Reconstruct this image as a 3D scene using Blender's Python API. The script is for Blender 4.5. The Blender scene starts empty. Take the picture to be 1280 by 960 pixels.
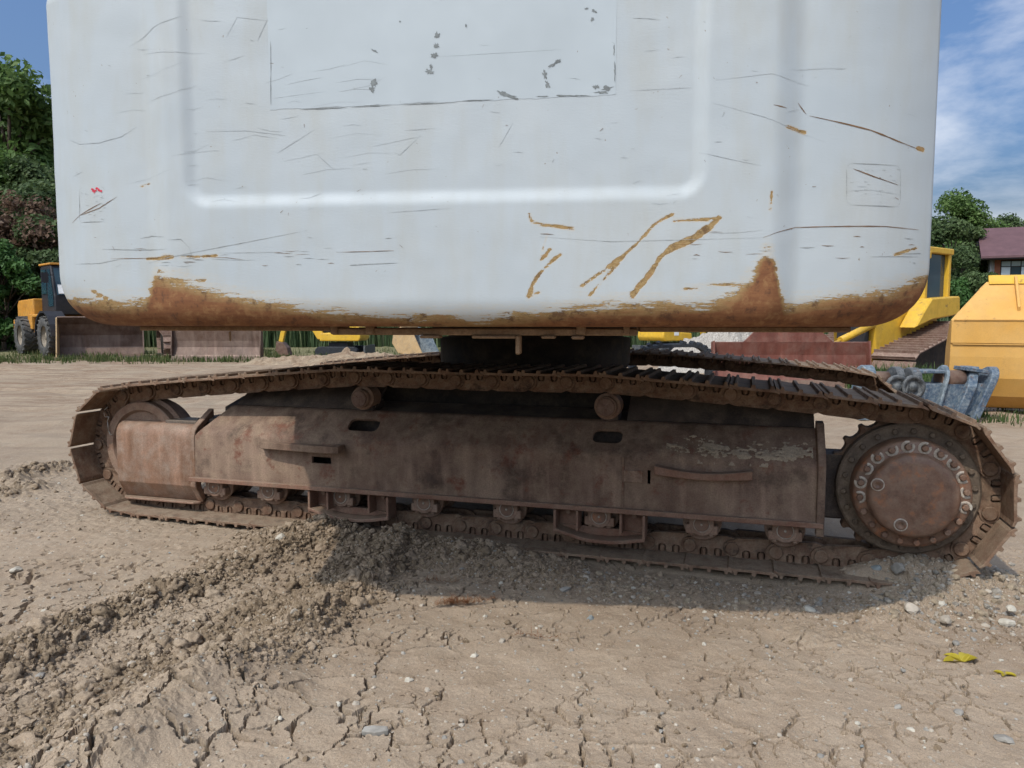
import bpy, bmesh, math, random
import numpy as np
from mathutils import Vector, Matrix

random.seed(7)
R = math.radians
SC = bpy.context.scene
COL = SC.collection

# ------------------------------------------------------------------ camera
CAM_H = 1.35
PITCH = math.atan(83 / 961.0)
FPX = 961.0
cam_data = bpy.data.cameras.new('camera')
cam = bpy.data.objects.new('camera', cam_data)
COL.objects.link(cam)
cam.location = (0, 0, CAM_H)
cam.rotation_euler = (math.pi / 2 - PITCH, 0, 0)
cam_data.sensor_fit = 'HORIZONTAL'
cam_data.sensor_width = 36.0
cam_data.lens = 36.0 * FPX / 1280.0
cam_data.clip_start = 0.05
cam_data.clip_end = 3000
SC.camera = cam

# ------------------------------------------------------------------ sun, sky, exposure
SUN_D = Vector((0.47, 0.66, -1.0)).normalized()
sun_data = bpy.data.lights.new('sun', 'SUN')
sun_data.energy = 2.4
sun_data.angle = R(1.0)
sun_data.color = (1.0, 0.93, 0.82)
sun = bpy.data.objects.new('sun', sun_data)
COL.objects.link(sun)
sun.rotation_euler = SUN_D.to_track_quat('-Z', 'Y').to_euler()
sun.location = (-3, -6, 12)

world = bpy.data.worlds.new('World')
SC.world = world
world.use_nodes = True
wn = world.node_tree.nodes
wl = world.node_tree.links
wn.clear()
w_out = wn.new('ShaderNodeOutputWorld')
w_bg = wn.new('ShaderNodeBackground')
w_bg.inputs['Strength'].default_value = 0.15
sky = wn.new('ShaderNodeTexSky')
sky.sky_type = 'NISHITA'
sky.sun_disc = False
sky.sun_elevation = math.asin(-SUN_D.z)
sky.sun_rotation = math.atan2(-SUN_D.x, -SUN_D.y) % (2 * math.pi)
sky.air_density = 1.0
sky.dust_density = 7.0
sky.ozone_density = 2.0
w_tc = wn.new('ShaderNodeTexCoord')
w_map = wn.new('ShaderNodeMapping')
w_map.inputs['Scale'].default_value = (1.0, 1.0, 3.6)
w_map.inputs['Rotation'].default_value = (0.16, -0.12, 0.5)
w_map.inputs['Location'].default_value = (2.3, 1.4, 0.2)
w_no = wn.new('ShaderNodeTexNoise')
w_no.inputs['Scale'].default_value = 2.1
w_no.inputs['Detail'].default_value = 9
w_no.inputs['Roughness'].default_value = 0.58
w_no.inputs['Distortion'].default_value = 0.35
w_rp = wn.new('ShaderNodeValToRGB')
w_rp.color_ramp.elements[0].position = 0.455
w_rp.color_ramp.elements[0].color = (0, 0, 0, 1)
w_rp.color_ramp.elements[1].position = 0.74
w_rp.color_ramp.elements[1].color = (0.8, 0.8, 0.8, 1)
w_mix = wn.new('ShaderNodeMix')
w_mix.data_type = 'RGBA'
w_mix.inputs['B'].default_value = (7.0, 7.1, 7.3, 1)
wl.new(w_tc.outputs['Generated'], w_map.inputs['Vector'])
wl.new(w_map.outputs['Vector'], w_no.inputs['Vector'])
wl.new(w_no.outputs['Fac'], w_rp.inputs['Fac'])
wl.new(w_rp.outputs['Color'], w_mix.inputs['Factor'])
w_tint = wn.new('ShaderNodeMix')
w_tint.data_type = 'RGBA'
w_tint.blend_type = 'MULTIPLY'
w_tint.inputs['Factor'].default_value = 1.0
w_tint.inputs['B'].default_value = (0.70, 0.90, 1.14, 1)
wl.new(sky.outputs['Color'], w_tint.inputs['A'])
wl.new(w_tint.outputs['Result'], w_mix.inputs['A'])
wl.new(w_mix.outputs['Result'], w_bg.inputs['Color'])
wl.new(w_bg.outputs['Background'], w_out.inputs['Surface'])

SC.view_settings.view_transform = 'Standard'
SC.view_settings.look = 'None'
SC.view_settings.exposure = 0.13
SC.view_settings.gamma = 1.0
SC.view_settings.use_curve_mapping = False
SC.render.engine = 'CYCLES'
SC.cycles.max_bounces = 5
SC.cycles.diffuse_bounces = 3
SC.cycles.use_adaptive_sampling = True
SC.cycles.adaptive_threshold = 0.02
SC.cycles.caustics_reflective = False
SC.cycles.caustics_refractive = False
SC.cycles.use_denoising = True

# ------------------------------------------------------------------ where a photo pixel meets a plane (survey of the place)
_c, _s = math.cos(PITCH), math.sin(PITCH)
def ray(u, v):
    a = (u - 640) / FPX; b = (v - 480) / FPX
    return Vector((a, _c - b * _s, -_s - b * _c))
def gnd(u, v, z=0.0):
    d = ray(u, v); t = (z - CAM_H) / d.z
    return Vector((d.x * t, d.y * t, z))
def at(u, v, y):
    d = ray(u, v); t = y / d.y
    return Vector((d.x * t, y, CAM_H + d.z * t))

# ------------------------------------------------------------------ numpy noise
_rng = np.random.RandomState(11)
_perm = np.concatenate([_rng.permutation(256)] * 3)
_ang = _rng.rand(256) * 2 * np.pi
_gx, _gy = np.cos(_ang), np.sin(_ang)
def pnoise(x, y, seed=0):
    x = np.asarray(x, float) + seed * 17.31; y = np.asarray(y, float) + seed * 9.77
    xi = np.floor(x).astype(int); yi = np.floor(y).astype(int)
    xf = x - xi; yf = y - yi
    xi &= 255; yi &= 255
    u = xf * xf * xf * (xf * (xf * 6 - 15) + 10); v = yf * yf * yf * (yf * (yf * 6 - 15) + 10)
    def g(ix, iy, dx, dy):
        h = _perm[_perm[ix] + iy]
        return _gx[h] * dx + _gy[h] * dy
    a = g(xi, yi, xf, yf); b = g(xi + 1, yi, xf - 1, yf)
    c = g(xi, yi + 1, xf, yf - 1); d = g(xi + 1, yi + 1, xf - 1, yf - 1)
    return (a + (b - a) * u + (c - a) * v + (a - b - c + d) * u * v) * 1.5
def fbm(x, y, oct=4, seed=0, gain=0.5):
    t = 0; amp = 1.0
    for o in range(oct):
        t = t + amp * pnoise(x * 2 ** o, y * 2 ** o, seed + o * 3)
        amp *= gain
    return t
def billow(x, y, oct=4, seed=0, gain=0.55):
    t = 0; amp = 1.0
    for o in range(oct):
        t = t + amp * (np.abs(pnoise(x * 2 ** o, y * 2 ** o, seed + o * 5)) * 2 - 0.45)
        amp *= gain
    return t
def sstep(a, b, x):
    t = np.clip((x - a) / (b - a), 0, 1)
    return t * t * (3 - 2 * t)
def voro_edge(x, y, seed=0, jit=0.9):
    """distance to the nearest border of a jittered grid's cells"""
    xi = np.floor(x).astype(int); yi = np.floor(y).astype(int)
    f1 = np.full(x.shape, 9.0); f2 = np.full(x.shape, 9.0)
    p1x = np.zeros(x.shape); p1y = np.zeros(x.shape); p2x = np.zeros(x.shape); p2y = np.zeros(x.shape)
    rx = np.random.RandomState(seed + 5).rand(65536); ry = np.random.RandomState(seed + 6).rand(65536)
    for dx in (-1, 0, 1):
        for dy in (-1, 0, 1):
            cx = xi + dx; cy = yi + dy
            h = ((cx * 7919) ^ (cy * 104729)) & 65535
            px = cx + 0.5 + jit * (rx[h] - 0.5); py = cy + 0.5 + jit * (ry[h] - 0.5)
            d = (px - x) ** 2 + (py - y) ** 2
            n1 = d < f1
            n2 = (~n1) & (d < f2)
            p2x = np.where(n1, p1x, np.where(n2, px, p2x)); p2y = np.where(n1, p1y, np.where(n2, py, p2y))
            f2 = np.where(n1, f1, np.where(n2, d, f2))
            p1x = np.where(n1, px, p1x); p1y = np.where(n1, py, p1y)
            f1 = np.where(n1, d, f1)
    L = np.sqrt((p2x - p1x) ** 2 + (p2y - p1y) ** 2) + 1e-6
    return (f2 - f1) / (2 * L), p1x * 3.1 + p1y * 7.7
def seg_dist(x, y, pts):
    """distance to a polyline and the fraction along it"""
    best = np.full(x.shape, 1e9); fr = np.zeros(x.shape); side = np.zeros(x.shape)
    n = len(pts) - 1
    for i in range(n):
        ax, ay = pts[i]; bx, by = pts[i + 1]
        vx, vy = bx - ax, by - ay
        t = np.clip(((x - ax) * vx + (y - ay) * vy) / (vx * vx + vy * vy), 0, 1)
        ex = x - ax - t * vx; ey = y - ay - t * vy
        d = np.hypot(ex, ey)
        m = d < best
        best = np.where(m, d, best); fr = np.where(m, (i + t) / n, fr)
        side = np.where(m, np.sign(vx * ey - vy * ex), side)
    return best, fr, side

# ------------------------------------------------------------------ scene graph helpers
WORLD = {}
def place(o, parent=None, world=None):
    w = world if world is not None else (WORLD[parent.name] if parent is not None else Matrix.Identity(4))
    o.matrix_basis = w
    if parent is not None:
        o.parent = parent
        o.matrix_parent_inverse = WORLD[parent.name].inverted()
    WORLD[o.name] = w.copy()
    return o
def tag(o, label=None, cat=None, group=None, kind=None):
    if label: o['label'] = label
    if cat: o['category'] = cat
    if group: o['group'] = group
    if kind: o['kind'] = kind
    return o
def empty(name, world):
    o = bpy.data.objects.new(name, None)
    COL.objects.link(o)
    o.empty_display_size = 0.2
    return place(o, None, world)
def mesh_obj(name, me, parent=None, world=None):
    o = bpy.data.objects.new(name, me)
    COL.objects.link(o)
    return place(o, parent, world)
def copy_tree(src, delta, parent=None):
    """copy a thing, its parts and sub-parts; every copy is moved by the matrix delta"""
    c = src.copy(); COL.objects.link(c)
    c.parent = None
    place(c, parent, delta @ WORLD[src.name])
    for ch in list(src.children):
        copy_tree(ch, delta, c)
    return c
def frame(ox, oy, oz, yaw):
    return Matrix.Translation((ox, oy, oz)) @ Matrix.Rotation(yaw, 4, 'Z')

class MB:
    def __init__(self):
        self.v = []; self.f = []; self.sm = []
    def add(self, vs, fs, smooth=False):
        b = len(self.v)
        self.v += [tuple(p) for p in vs]
        for f in fs:
            self.f.append(tuple(b + i for i in f)); self.sm.append(smooth)
        return self
    def box(self, c, s, rot=None):
        vs = []
        for x in (-.5, .5):
            for y in (-.5, .5):
                for z in (-.5, .5):
                    p = Vector((x * s[0], y * s[1], z * s[2]))
                    if rot is not None: p = rot @ p
                    vs.append(p + Vector(c))
        return self.add(vs, [(0, 1, 3, 2), (4, 6, 7, 5), (0, 4, 5, 1), (2, 3, 7, 6), (0, 2, 6, 4), (1, 5, 7, 3)])
    def prism(self, poly, d0, d1, axis='y'):
        """closed 2D profile swept along an axis; the profile plane is xz for axis y, yz for axis x, xy for axis z"""
        def P(a, b, d):
            return {'y': (a, d, b), 'x': (d, a, b), 'z': (a, b, d)}[axis]
        n = len(poly)
        vs = [P(a, b, d0) for a, b in poly] + [P(a, b, d1) for a, b in poly]
        fs = [tuple(range(n)), tuple(range(2 * n - 1, n - 1, -1))]
        fs += [(i, i + n, (i + 1) % n + n, (i + 1) % n) for i in range(n)]
        return self.add(vs, fs)
    def lathe(self, prof, n=24, M=None, caps=True, smooth=True, a0=0, a1=2 * math.pi):
        """prof = [(radius, height)] turned about local z, then moved by M"""
        full = abs(a1 - a0 - 2 * math.pi) < 1e-6
        k = n if full else n + 1
        vs = []
        for r, h in prof:
            for i in range(k):
                a = a0 + (a1 - a0) * i / n
                vs.append(Vector((r * math.cos(a), r * math.sin(a), h)))
        if M is not None: vs = [M @ p for p in vs]
        fs = []
        m = len(prof)
        for j in range(m - 1):
            for i in range(n):
                i2 = (i + 1) % k
                fs.append((j * k + i, j * k + i2, (j + 1) * k + i2, (j + 1) * k + i))
        self.add(vs, fs, smooth)
        if caps:
            b = len(self.v) - len(vs)
            self.f.append(tuple(b + i for i in range(k - 1, -1, -1))); self.sm.append(False)
            self.f.append(tuple(b + (m - 1) * k + i for i in range(k))); self.sm.append(False)
        return self
    def cyl(self, p0, p1, r0, r1=None, n=16, smooth=True, caps=True):
        p0 = Vector(p0); p1 = Vector(p1); r1 = r0 if r1 is None else r1
        q = (p1 - p0).to_track_quat('Z', 'Y').to_matrix().to_4x4()
        return self.lathe([(r0, 0), (r1, (p1 - p0).length)], n, Matrix.Translation(p0) @ q, caps, smooth)
    def tube(self, pts, r, n=8):
        for a, b in zip(pts[:-1], pts[1:]):
            self.cyl(a, b, r, r, n)
        return self
    def build(self, name, mat, parent=None, world=None, bevel=0, seg=1, recalc=True, autosmooth=False):
        me = bpy.data.meshes.new(name)
        me.from_pydata(self.v, [], self.f)
        me.polygons.foreach_set('use_smooth', self.sm)
        if recalc or bevel:
            bm = bmesh.new(); bm.from_mesh(me)
            if recalc:
                bmesh.ops.recalc_face_normals(bm, faces=bm.faces)
            if bevel:
                bmesh.ops.remove_doubles(bm, verts=bm.verts, dist=1e-5)
                es = [e for e in bm.edges if len(e.link_faces) == 2 and e.calc_face_angle(0) > R(30)]
                bmesh.ops.bevel(bm, geom=es, offset=bevel, segments=seg, affect='EDGES', clamp_overlap=True, profile=0.6)
            bm.to_mesh(me); bm.free()
        me.materials.append(mat)
        if autosmooth:
            me.polygons.foreach_set('use_smooth', [True] * len(me.polygons))
            me.set_sharp_from_angle(angle=R(autosmooth))
        return mesh_obj(name, me, parent, world)

# ------------------------------------------------------------------ materials
def nd(nt, typ, **kw):
    n = nt.nodes.new(typ)
    for k, v in kw.items():
        setattr(n, k, v)
    return n
def new_mat(name):
    m = bpy.data.materials.new(name); m.use_nodes = True
    nt = m.node_tree; nt.nodes.clear()
    out = nd(nt, 'ShaderNodeOutputMaterial'); b = nd(nt, 'ShaderNodeBsdfPrincipled')
    nt.links.new(b.outputs[0], out.inputs[0])
    return m, nt, b
def noise_node(nt, vec, scale, detail=5, rough=0.6, dist=0.0):
    n = nd(nt, 'ShaderNodeTexNoise')
    n.inputs['Scale'].default_value = scale; n.inputs['Detail'].default_value = detail
    n.inputs['Roughness'].default_value = rough; n.inputs['Distortion'].default_value = dist
    nt.links.new(vec, n.inputs['Vector'])
    return n.outputs['Fac']
def ramp(nt, fac, stops):
    r = nd(nt, 'ShaderNodeValToRGB')
    e = r.color_ramp.elements
    while len(e) < len(stops): e.new(0.5)
    for el, (p, c) in zip(e, stops):
        el.position = p
        el.color = tuple(c) + (1,) if hasattr(c, '__len__') else (c, c, c, 1)
    nt.links.new(fac, r.inputs['Fac'])
    return r.outputs['Color']
def mixc(nt, fac, a, b, mode='MIX'):
    m = nd(nt, 'ShaderNodeMix'); m.data_type = 'RGBA'; m.blend_type = mode
    for sock, val in (('Factor', fac), ('A', a), ('B', b)):
        if hasattr(val, 'node'): nt.links.new(val, m.inputs[sock])
        elif hasattr(val, '__len__'): m.inputs[sock].default_value = tuple(val) + (1,)
        else: m.inputs[sock].default_value = val
    return m.outputs['Result']
def math_n(nt, op, a, b=0.5, clamp=False):
    m = nd(nt, 'ShaderNodeMath'); m.operation = op; m.use_clamp = clamp
    for i, val in enumerate((a, b)):
        if hasattr(val, 'node'): nt.links.new(val, m.inputs[i])
        else: m.inputs[i].default_value = val
    return m.outputs[0]
def coords(nt, scale=(1, 1, 1), rnd=True):
    tc = nd(nt, 'ShaderNodeTexCoord')
    v = tc.outputs['Object']
    if rnd:
        oi = nd(nt, 'ShaderNodeObjectInfo')
        m = nd(nt, 'ShaderNodeVectorMath'); m.operation = 'MULTIPLY_ADD'
        cx = nd(nt, 'ShaderNodeCombineXYZ')
        for i, k in enumerate((37.0, 53.0, 71.0)):
            nt.links.new(math_n(nt, 'MULTIPLY', oi.outputs['Random'], k), cx.inputs[i])
        nt.links.new(v, m.inputs[0]); m.inputs[1].default_value = (1, 1, 1)
        nt.links.new(cx.outputs[0], m.inputs[2])
        v = m.outputs[0]
    mp = nd(nt, 'ShaderNodeMapping'); mp.inputs['Scale'].default_value = scale
    nt.links.new(v, mp.inputs['Vector'])
    return mp.outputs[0], v
def bump(nt, b, h, strength, dist):
    n = nd(nt, 'ShaderNodeBump'); n.inputs['Strength'].default_value = strength; n.inputs['Distance'].default_value = dist
    nt.links.new(h, n.inputs['Height'])
    nt.links.new(n.outputs['Normal'], b.inputs['Normal'])
    return n
def worn(name, base, alt, dirt=(0.21, 0.165, 0.12), amt=0.5, scale=6, rough=0.7, metal=0.0, streak=False, bumps=0.35, dust=0.35, rust=None, rust_amt=0.0, spec=0.3, grime=0.25, speck=0.35):
    """metal or paint with blotches, dust lying on it, fine pitting"""
    m, nt, b = new_mat(name)
    v, raw = coords(nt)
    n1 = noise_node(nt, v, scale, 3, 0.62)
    col = mixc(nt, ramp(nt, n1, [(0.36, 0.0), (0.66, 1.0)]), base, alt)
    if streak:
        vs, _ = coords(nt, (1, 1, 0.12))
        n2 = noise_node(nt, vs, scale * 5, 2, 0.6)
        col = mixc(nt, ramp(nt, n2, [(0.5, 0.0), (0.8, 0.5)]), col, tuple(min(1, x * 1.7) for x in alt))
        n2b = noise_node(nt, vs, scale * 3.3, 2, 0.6)
        col = mixc(nt, ramp(nt, n2b, [(0.5, 0.0), (0.75, 0.5)]), col, tuple(x * 0.45 for x in base))
    n3 = noise_node(nt, v, scale * 2.7, 5, 0.7)
    col = mixc(nt, ramp(nt, n3, [(0.5 - 0.12 * amt, 0.0), (0.74 - 0.1 * amt, amt)]), col, dirt)
    if rust:
        n4 = noise_node(nt, v, scale * 1.9, 5, 0.72)
        col = mixc(nt, ramp(nt, n4, [(0.58 - 0.2 * rust_amt, 0.0), (0.70 - 0.2 * rust_amt, 1.0)]), col, rust)
    if dust:
        g = nd(nt, 'ShaderNodeNewGeometry'); sx = nd(nt, 'ShaderNodeSeparateXYZ')
        nt.links.new(g.outputs['Normal'], sx.inputs[0])
        up = ramp(nt, sx.outputs['Z'], [(0.35, 0.0), (0.95, dust)])
        fac = math_n(nt, 'MULTIPLY', up, ramp(nt, n3, [(0.3, 0.25), (0.65, 1.0)]))
        col = mixc(nt, fac, col, dirt)
    nf = noise_node(nt, v, 120, 2, 0.7)
    col = mixc(nt, speck, col, ramp(nt, nf, [(0.34, 0.35), (0.62, 1.15)]), 'MULTIPLY')
    ng = noise_node(nt, v, scale * 1.3, 5, 0.68)
    col = mixc(nt, ramp(nt, ng, [(0.30, grime), (0.47, 0.0)]), col, (0.016, 0.013, 0.012))
    nt.links.new(col, b.inputs['Base Color'])
    rr = ramp(nt, n3, [(0.3, max(0.05, rough - 0.15)), (0.7, min(1, rough + 0.2))])
    nt.links.new(rr, b.inputs['Roughness'])
    b.inputs['Metallic'].default_value = metal
    b.inputs['Specular IOR Level'].default_value = spec
    hb = mixc(nt, 0.5, nf, n3)
    bump(nt, b, hb, bumps, 0.006)
    return m
def plain(name, col, rough=0.6, metal=0.0, vary=0.25, scale=8, spec=0.4, bumps=0.1):
    m, nt, b = new_mat(name)
    v, _ = coords(nt)
    n = noise_node(nt, v, scale, 3, 0.65)
    c = mixc(nt, ramp(nt, n, [(0.3, 0.0), (0.7, 1.0)]), tuple(x * (1 - vary) for x in col), tuple(min(1, x * (1 + vary)) for x in col))
    nt.links.new(c, b.inputs['Base Color'])
    b.inputs['Roughness'].default_value = rough; b.inputs['Metallic'].default_value = metal
    b.inputs['Specular IOR Level'].default_value = spec
    if bumps: bump(nt, b, n, bumps, 0.01)
    return m
def glass(name, col=(0.03, 0.05, 0.06), rough=0.06):
    m, nt, b = new_mat(name)
    b.inputs['Base Color'].default_value = col + (1,)
    b.inputs['Roughness'].default_value = rough
    b.inputs['Specular IOR Level'].default_value = 0.5
    return m
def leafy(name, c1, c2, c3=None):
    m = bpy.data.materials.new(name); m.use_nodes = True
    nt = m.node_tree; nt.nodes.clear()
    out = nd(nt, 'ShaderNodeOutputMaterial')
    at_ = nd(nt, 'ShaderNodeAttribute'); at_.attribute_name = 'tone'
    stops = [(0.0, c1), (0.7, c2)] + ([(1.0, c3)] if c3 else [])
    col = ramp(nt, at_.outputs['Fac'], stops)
    d = nd(nt, 'ShaderNodeBsdfPrincipled'); d.inputs['Roughness'].default_value = 0.55; d.inputs['Specular IOR Level'].default_value = 0.25
    t = nd(nt, 'ShaderNodeBsdfTranslucent')
    nt.links.new(col, d.inputs['Base Color']); nt.links.new(col, t.inputs['Color'])
    mx = nd(nt, 'ShaderNodeMixShader'); mx.inputs[0].default_value = 0.38
    nt.links.new(d.outputs[0], mx.inputs[1]); nt.links.new(t.outputs[0], mx.inputs[2])
    nt.links.new(mx.outputs[0], out.inputs[0])
    return m

DUST = (0.27, 0.21, 0.15)
M = {}
M['shoe'] = worn('shoe steel', (0.15, 0.085, 0.055), (0.24, 0.155, 0.105), dirt=DUST, amt=0.65, scale=7, rough=0.88, dust=0.85, spec=0.12, grime=0.55)
M['link'] = worn('link steel', (0.125, 0.070, 0.045), (0.20, 0.125, 0.082), dirt=DUST, amt=0.5, scale=9, rough=0.8, dust=0.4, spec=0.15, grime=0.7)
M['frame'] = worn('frame plate', (0.148, 0.092, 0.066), (0.235, 0.162, 0.118), dirt=(0.31, 0.23, 0.16), amt=0.55, scale=3.2, rough=0.75, streak=True, dust=0.12, grime=0.6, rust=(0.155, 0.068, 0.045), rust_amt=0.15, spec=0.18, bumps=0.25)
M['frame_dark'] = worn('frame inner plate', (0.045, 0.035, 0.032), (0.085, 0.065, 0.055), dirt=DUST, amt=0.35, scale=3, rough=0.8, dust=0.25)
M['guard'] = worn('idler guard plate', (0.20, 0.105, 0.060), (0.27, 0.165, 0.115), dirt=(0.30, 0.24, 0.19), amt=0.6, scale=3.4, rough=0.6, streak=True, dust=0.4, bumps=0.3)
M['flange'] = worn('flange plate', (0.19, 0.095, 0.062), (0.25, 0.15, 0.105), dirt=DUST, amt=0.4, scale=6, rough=0.7, dust=0.75)
M['roller'] = worn('roller steel', (0.21, 0.12, 0.08), (0.30, 0.20, 0.145), dirt=DUST, amt=0.5, scale=12, rough=0.6, dust=0.35)
M['drive'] = worn('final drive cover', (0.130, 0.068, 0.043), (0.190, 0.108, 0.072), dirt=(0.25, 0.175, 0.12), amt=0.55, scale=7, rough=0.48, dust=0.3, speck=0.2, grime=0.45, rust=(0.27, 0.115, 0.055), rust_amt=0.2, bumps=0.2, spec=0.45)
M['drive_ring'] = worn('final drive housing', (0.092, 0.068, 0.050), (0.16, 0.118, 0.085), dirt=DUST, amt=0.55, scale=8, rough=0.75, dust=0.4)
M['pale_ring'] = worn('rubbed paint ring', (0.52, 0.47, 0.40), (0.38, 0.31, 0.25), dirt=DUST, amt=0.6, scale=25, rough=0.7, dust=0.2)
M['bright_steel'] = worn('rail steel', (0.10, 0.08, 0.07), (0.16, 0.13, 0.11), dirt=DUST, amt=0.5, scale=9, rough=0.6, metal=0.2, dust=0.6)
M['wire'] = plain('wire', (0.45, 0.42, 0.38), 0.4, 0.6, 0.2)
M['dirt_cake'] = worn('caked mud', (0.36, 0.29, 0.205), (0.26, 0.20, 0.14), dirt=(0.40, 0.33, 0.24), amt=0.7, scale=14, rough=0.95, dust=0.3, bumps=0.8)
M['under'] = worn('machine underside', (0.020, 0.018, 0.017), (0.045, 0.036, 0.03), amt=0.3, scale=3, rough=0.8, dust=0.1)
M['ply'] = worn('tan primer bar', (0.20, 0.125, 0.068), (0.27, 0.175, 0.10), dirt=(0.15, 0.08, 0.045), amt=0.5, scale=9, rough=0.7, dust=0.1)
M['house_paint'] = worn('house paint', (0.60, 0.61, 0.60), (0.68, 0.68, 0.66), amt=0.35, scale=2, rough=0.5, dust=0.3)
M['yellow'] = worn('machine yellow', (0.62, 0.36, 0.030), (0.70, 0.43, 0.045), dirt=(0.30, 0.21, 0.10), amt=0.28, scale=2.5, rough=0.45, dust=0.3, rust=(0.16, 0.08, 0.04), rust_amt=-0.1, bumps=0.1, speck=0.15, grime=0.1)
M['pale_yellow'] = worn('faded bucket yellow', (0.60, 0.32, 0.075), (0.65, 0.37, 0.11), dirt=(0.34, 0.23, 0.11), amt=0.22, scale=1.6, rough=0.5, dust=0.12, rust=(0.20, 0.10, 0.05), rust_amt=-0.15, bumps=0.12, speck=0.15, grime=0.06)
M['orange'] = worn('loader orange', (0.55, 0.24, 0.035), (0.62, 0.30, 0.05), dirt=(0.28, 0.19, 0.11), amt=0.35, scale=2.5, rough=0.5, dust=0.3)
M['beige_bucket'] = worn('sun bleached bucket', (0.46, 0.30, 0.14), (0.52, 0.36, 0.19), dirt=(0.30, 0.24, 0.17), amt=0.5, scale=4, rough=0.6)
M['rust_blade'] = worn('worn blade steel', (0.12, 0.070, 0.050), (0.17, 0.115, 0.09), dirt=(0.24, 0.18, 0.14), amt=0.45, scale=1.4, rough=0.5, metal=0.25, streak=True, dust=0.3, bumps=0.15)
M['red_blade'] = worn('red primer blade', (0.150, 0.048, 0.034), (0.19, 0.072, 0.052), dirt=(0.27, 0.18, 0.14), amt=0.4, scale=1.5, rough=0.6, streak=True, dust=0.4, bumps=0.15)
M['tyre'] = worn('tyre rubber', (0.045, 0.045, 0.046), (0.075, 0.075, 0.074), dirt=(0.20, 0.18, 0.15), amt=0.5, scale=5, rough=0.85, dust=0.4)
M['rim'] = worn('dusty rim', (0.20, 0.17, 0.13), (0.26, 0.22, 0.17), amt=0.5, scale=7, rough=0.7)
M['black'] = plain('black frame', (0.022, 0.022, 0.026), 0.5)
M['rubber'] = plain('black rubber', (0.020, 0.022, 0.026), 0.75, 0, 0.35, 14)
M['glass'] = glass('cab glass', (0.025, 0.055, 0.075))
M['pale_glass'] = glass('window glass', (0.34, 0.42, 0.46), 0.12)
M['paper'] = plain('paper notice', (0.75, 0.75, 0.74), 0.7, 0, 0.1)
M['dozer_pad'] = worn('dozer pads', (0.17, 0.095, 0.07), (0.24, 0.155, 0.12), dirt=(0.34, 0.26, 0.20), amt=0.55, scale=6, rough=0.65, dust=0.4)
M['hitch_blue'] = worn('hitch blue grey paint', (0.045, 0.075, 0.12), (0.10, 0.14, 0.18), dirt=(0.34, 0.36, 0.36), amt=0.6, scale=9, rough=0.5, dust=0.2, rust=(0.13, 0.07, 0.05), rust_amt=0.0)
M['hitch_pale'] = worn('hitch scuffed paint', (0.11, 0.15, 0.19), (0.30, 0.34, 0.36), dirt=(0.04, 0.06, 0.09), amt=0.6, scale=10, rough=0.55, dust=0.2)
M['hitch_dark'] = worn('hitch dark steel', (0.035, 0.04, 0.045), (0.09, 0.095, 0.10), dirt=(0.26, 0.26, 0.25), amt=0.5, scale=10, rough=0.5, dust=0.3)
M['pin_rust'] = worn('rusty pin', (0.12, 0.065, 0.045), (0.19, 0.12, 0.09), amt=0.4, scale=8, rough=0.6)
M['white'] = plain('white gloss', (0.7, 0.71, 0.72), 0.4, 0, 0.06)
M['lamp'] = plain('lamp lens', (0.35, 0.22, 0.2), 0.25)
M['bark'] = plain('bark', (0.085, 0.065, 0.048), 0.9, 0, 0.4, 20, 0.2, 0.6)
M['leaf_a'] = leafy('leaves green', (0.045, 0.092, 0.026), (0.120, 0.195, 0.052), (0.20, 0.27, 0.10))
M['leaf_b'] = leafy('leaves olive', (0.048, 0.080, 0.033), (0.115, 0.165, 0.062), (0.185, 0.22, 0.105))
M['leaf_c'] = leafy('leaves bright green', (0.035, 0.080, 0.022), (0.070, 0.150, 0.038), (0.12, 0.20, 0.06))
M['leaf_dead'] = leafy('leaves withered', (0.085, 0.055, 0.036), (0.19, 0.12, 0.080), (0.28, 0.19, 0.135))
M['grass'] = leafy('grass', (0.045, 0.070, 0.020), (0.095, 0.125, 0.040), (0.21, 0.19, 0.09))
M['weed'] = leafy('weeds', (0.035, 0.070, 0.018), (0.080, 0.130, 0.040), (0.15, 0.19, 0.08))
M['reed'] = leafy('tall grass', (0.060, 0.10, 0.045), (0.115, 0.165, 0.075), (0.19, 0.21, 0.11))
M['needle'] = leafy('dry sprig', (0.17, 0.075, 0.035), (0.27, 0.125, 0.06), (0.33, 0.17, 0.09))
M['yellow_leaf'] = leafy('yellow leaf', (0.42, 0.33, 0.03), (0.55, 0.44, 0.05), (0.6, 0.5, 0.08))
M['stone'] = plain('field stone', (0.36, 0.31, 0.25), 0.85, 0, 0.3, 18, 0.25, 0.4)
M['stone_grey'] = plain('grey stone', (0.27, 0.25, 0.22), 0.9, 0, 0.3, 18, 0.25, 0.4)
M['stone_blue'] = plain('blue grey chip', (0.235, 0.255, 0.25), 0.8, 0, 0.3, 22, 0.3, 0.3)
M['stone_white'] = plain('pale stone', (0.45, 0.41, 0.34), 0.9, 0, 0.2, 18, 0.25, 0.3)

# ================================================================== GROUND
TRK_O = Vector((-2.638, 5.077, 0)); TRK_YAW = R(-17.23)
TRK = frame(TRK_O.x, TRK_O.y, 0, TRK_YAW)           # local x along the track, y inward (away from the viewer), z up
_td = (math.cos(TRK_YAW), math.sin(TRK_YAW))
def trk_xy(x, y):
    dx = x - TRK_O.x; dy = y - TRK_O.y
    return dx * _td[0] + dy * _td[1], -dx * _td[1] + dy * _td[0]

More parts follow.
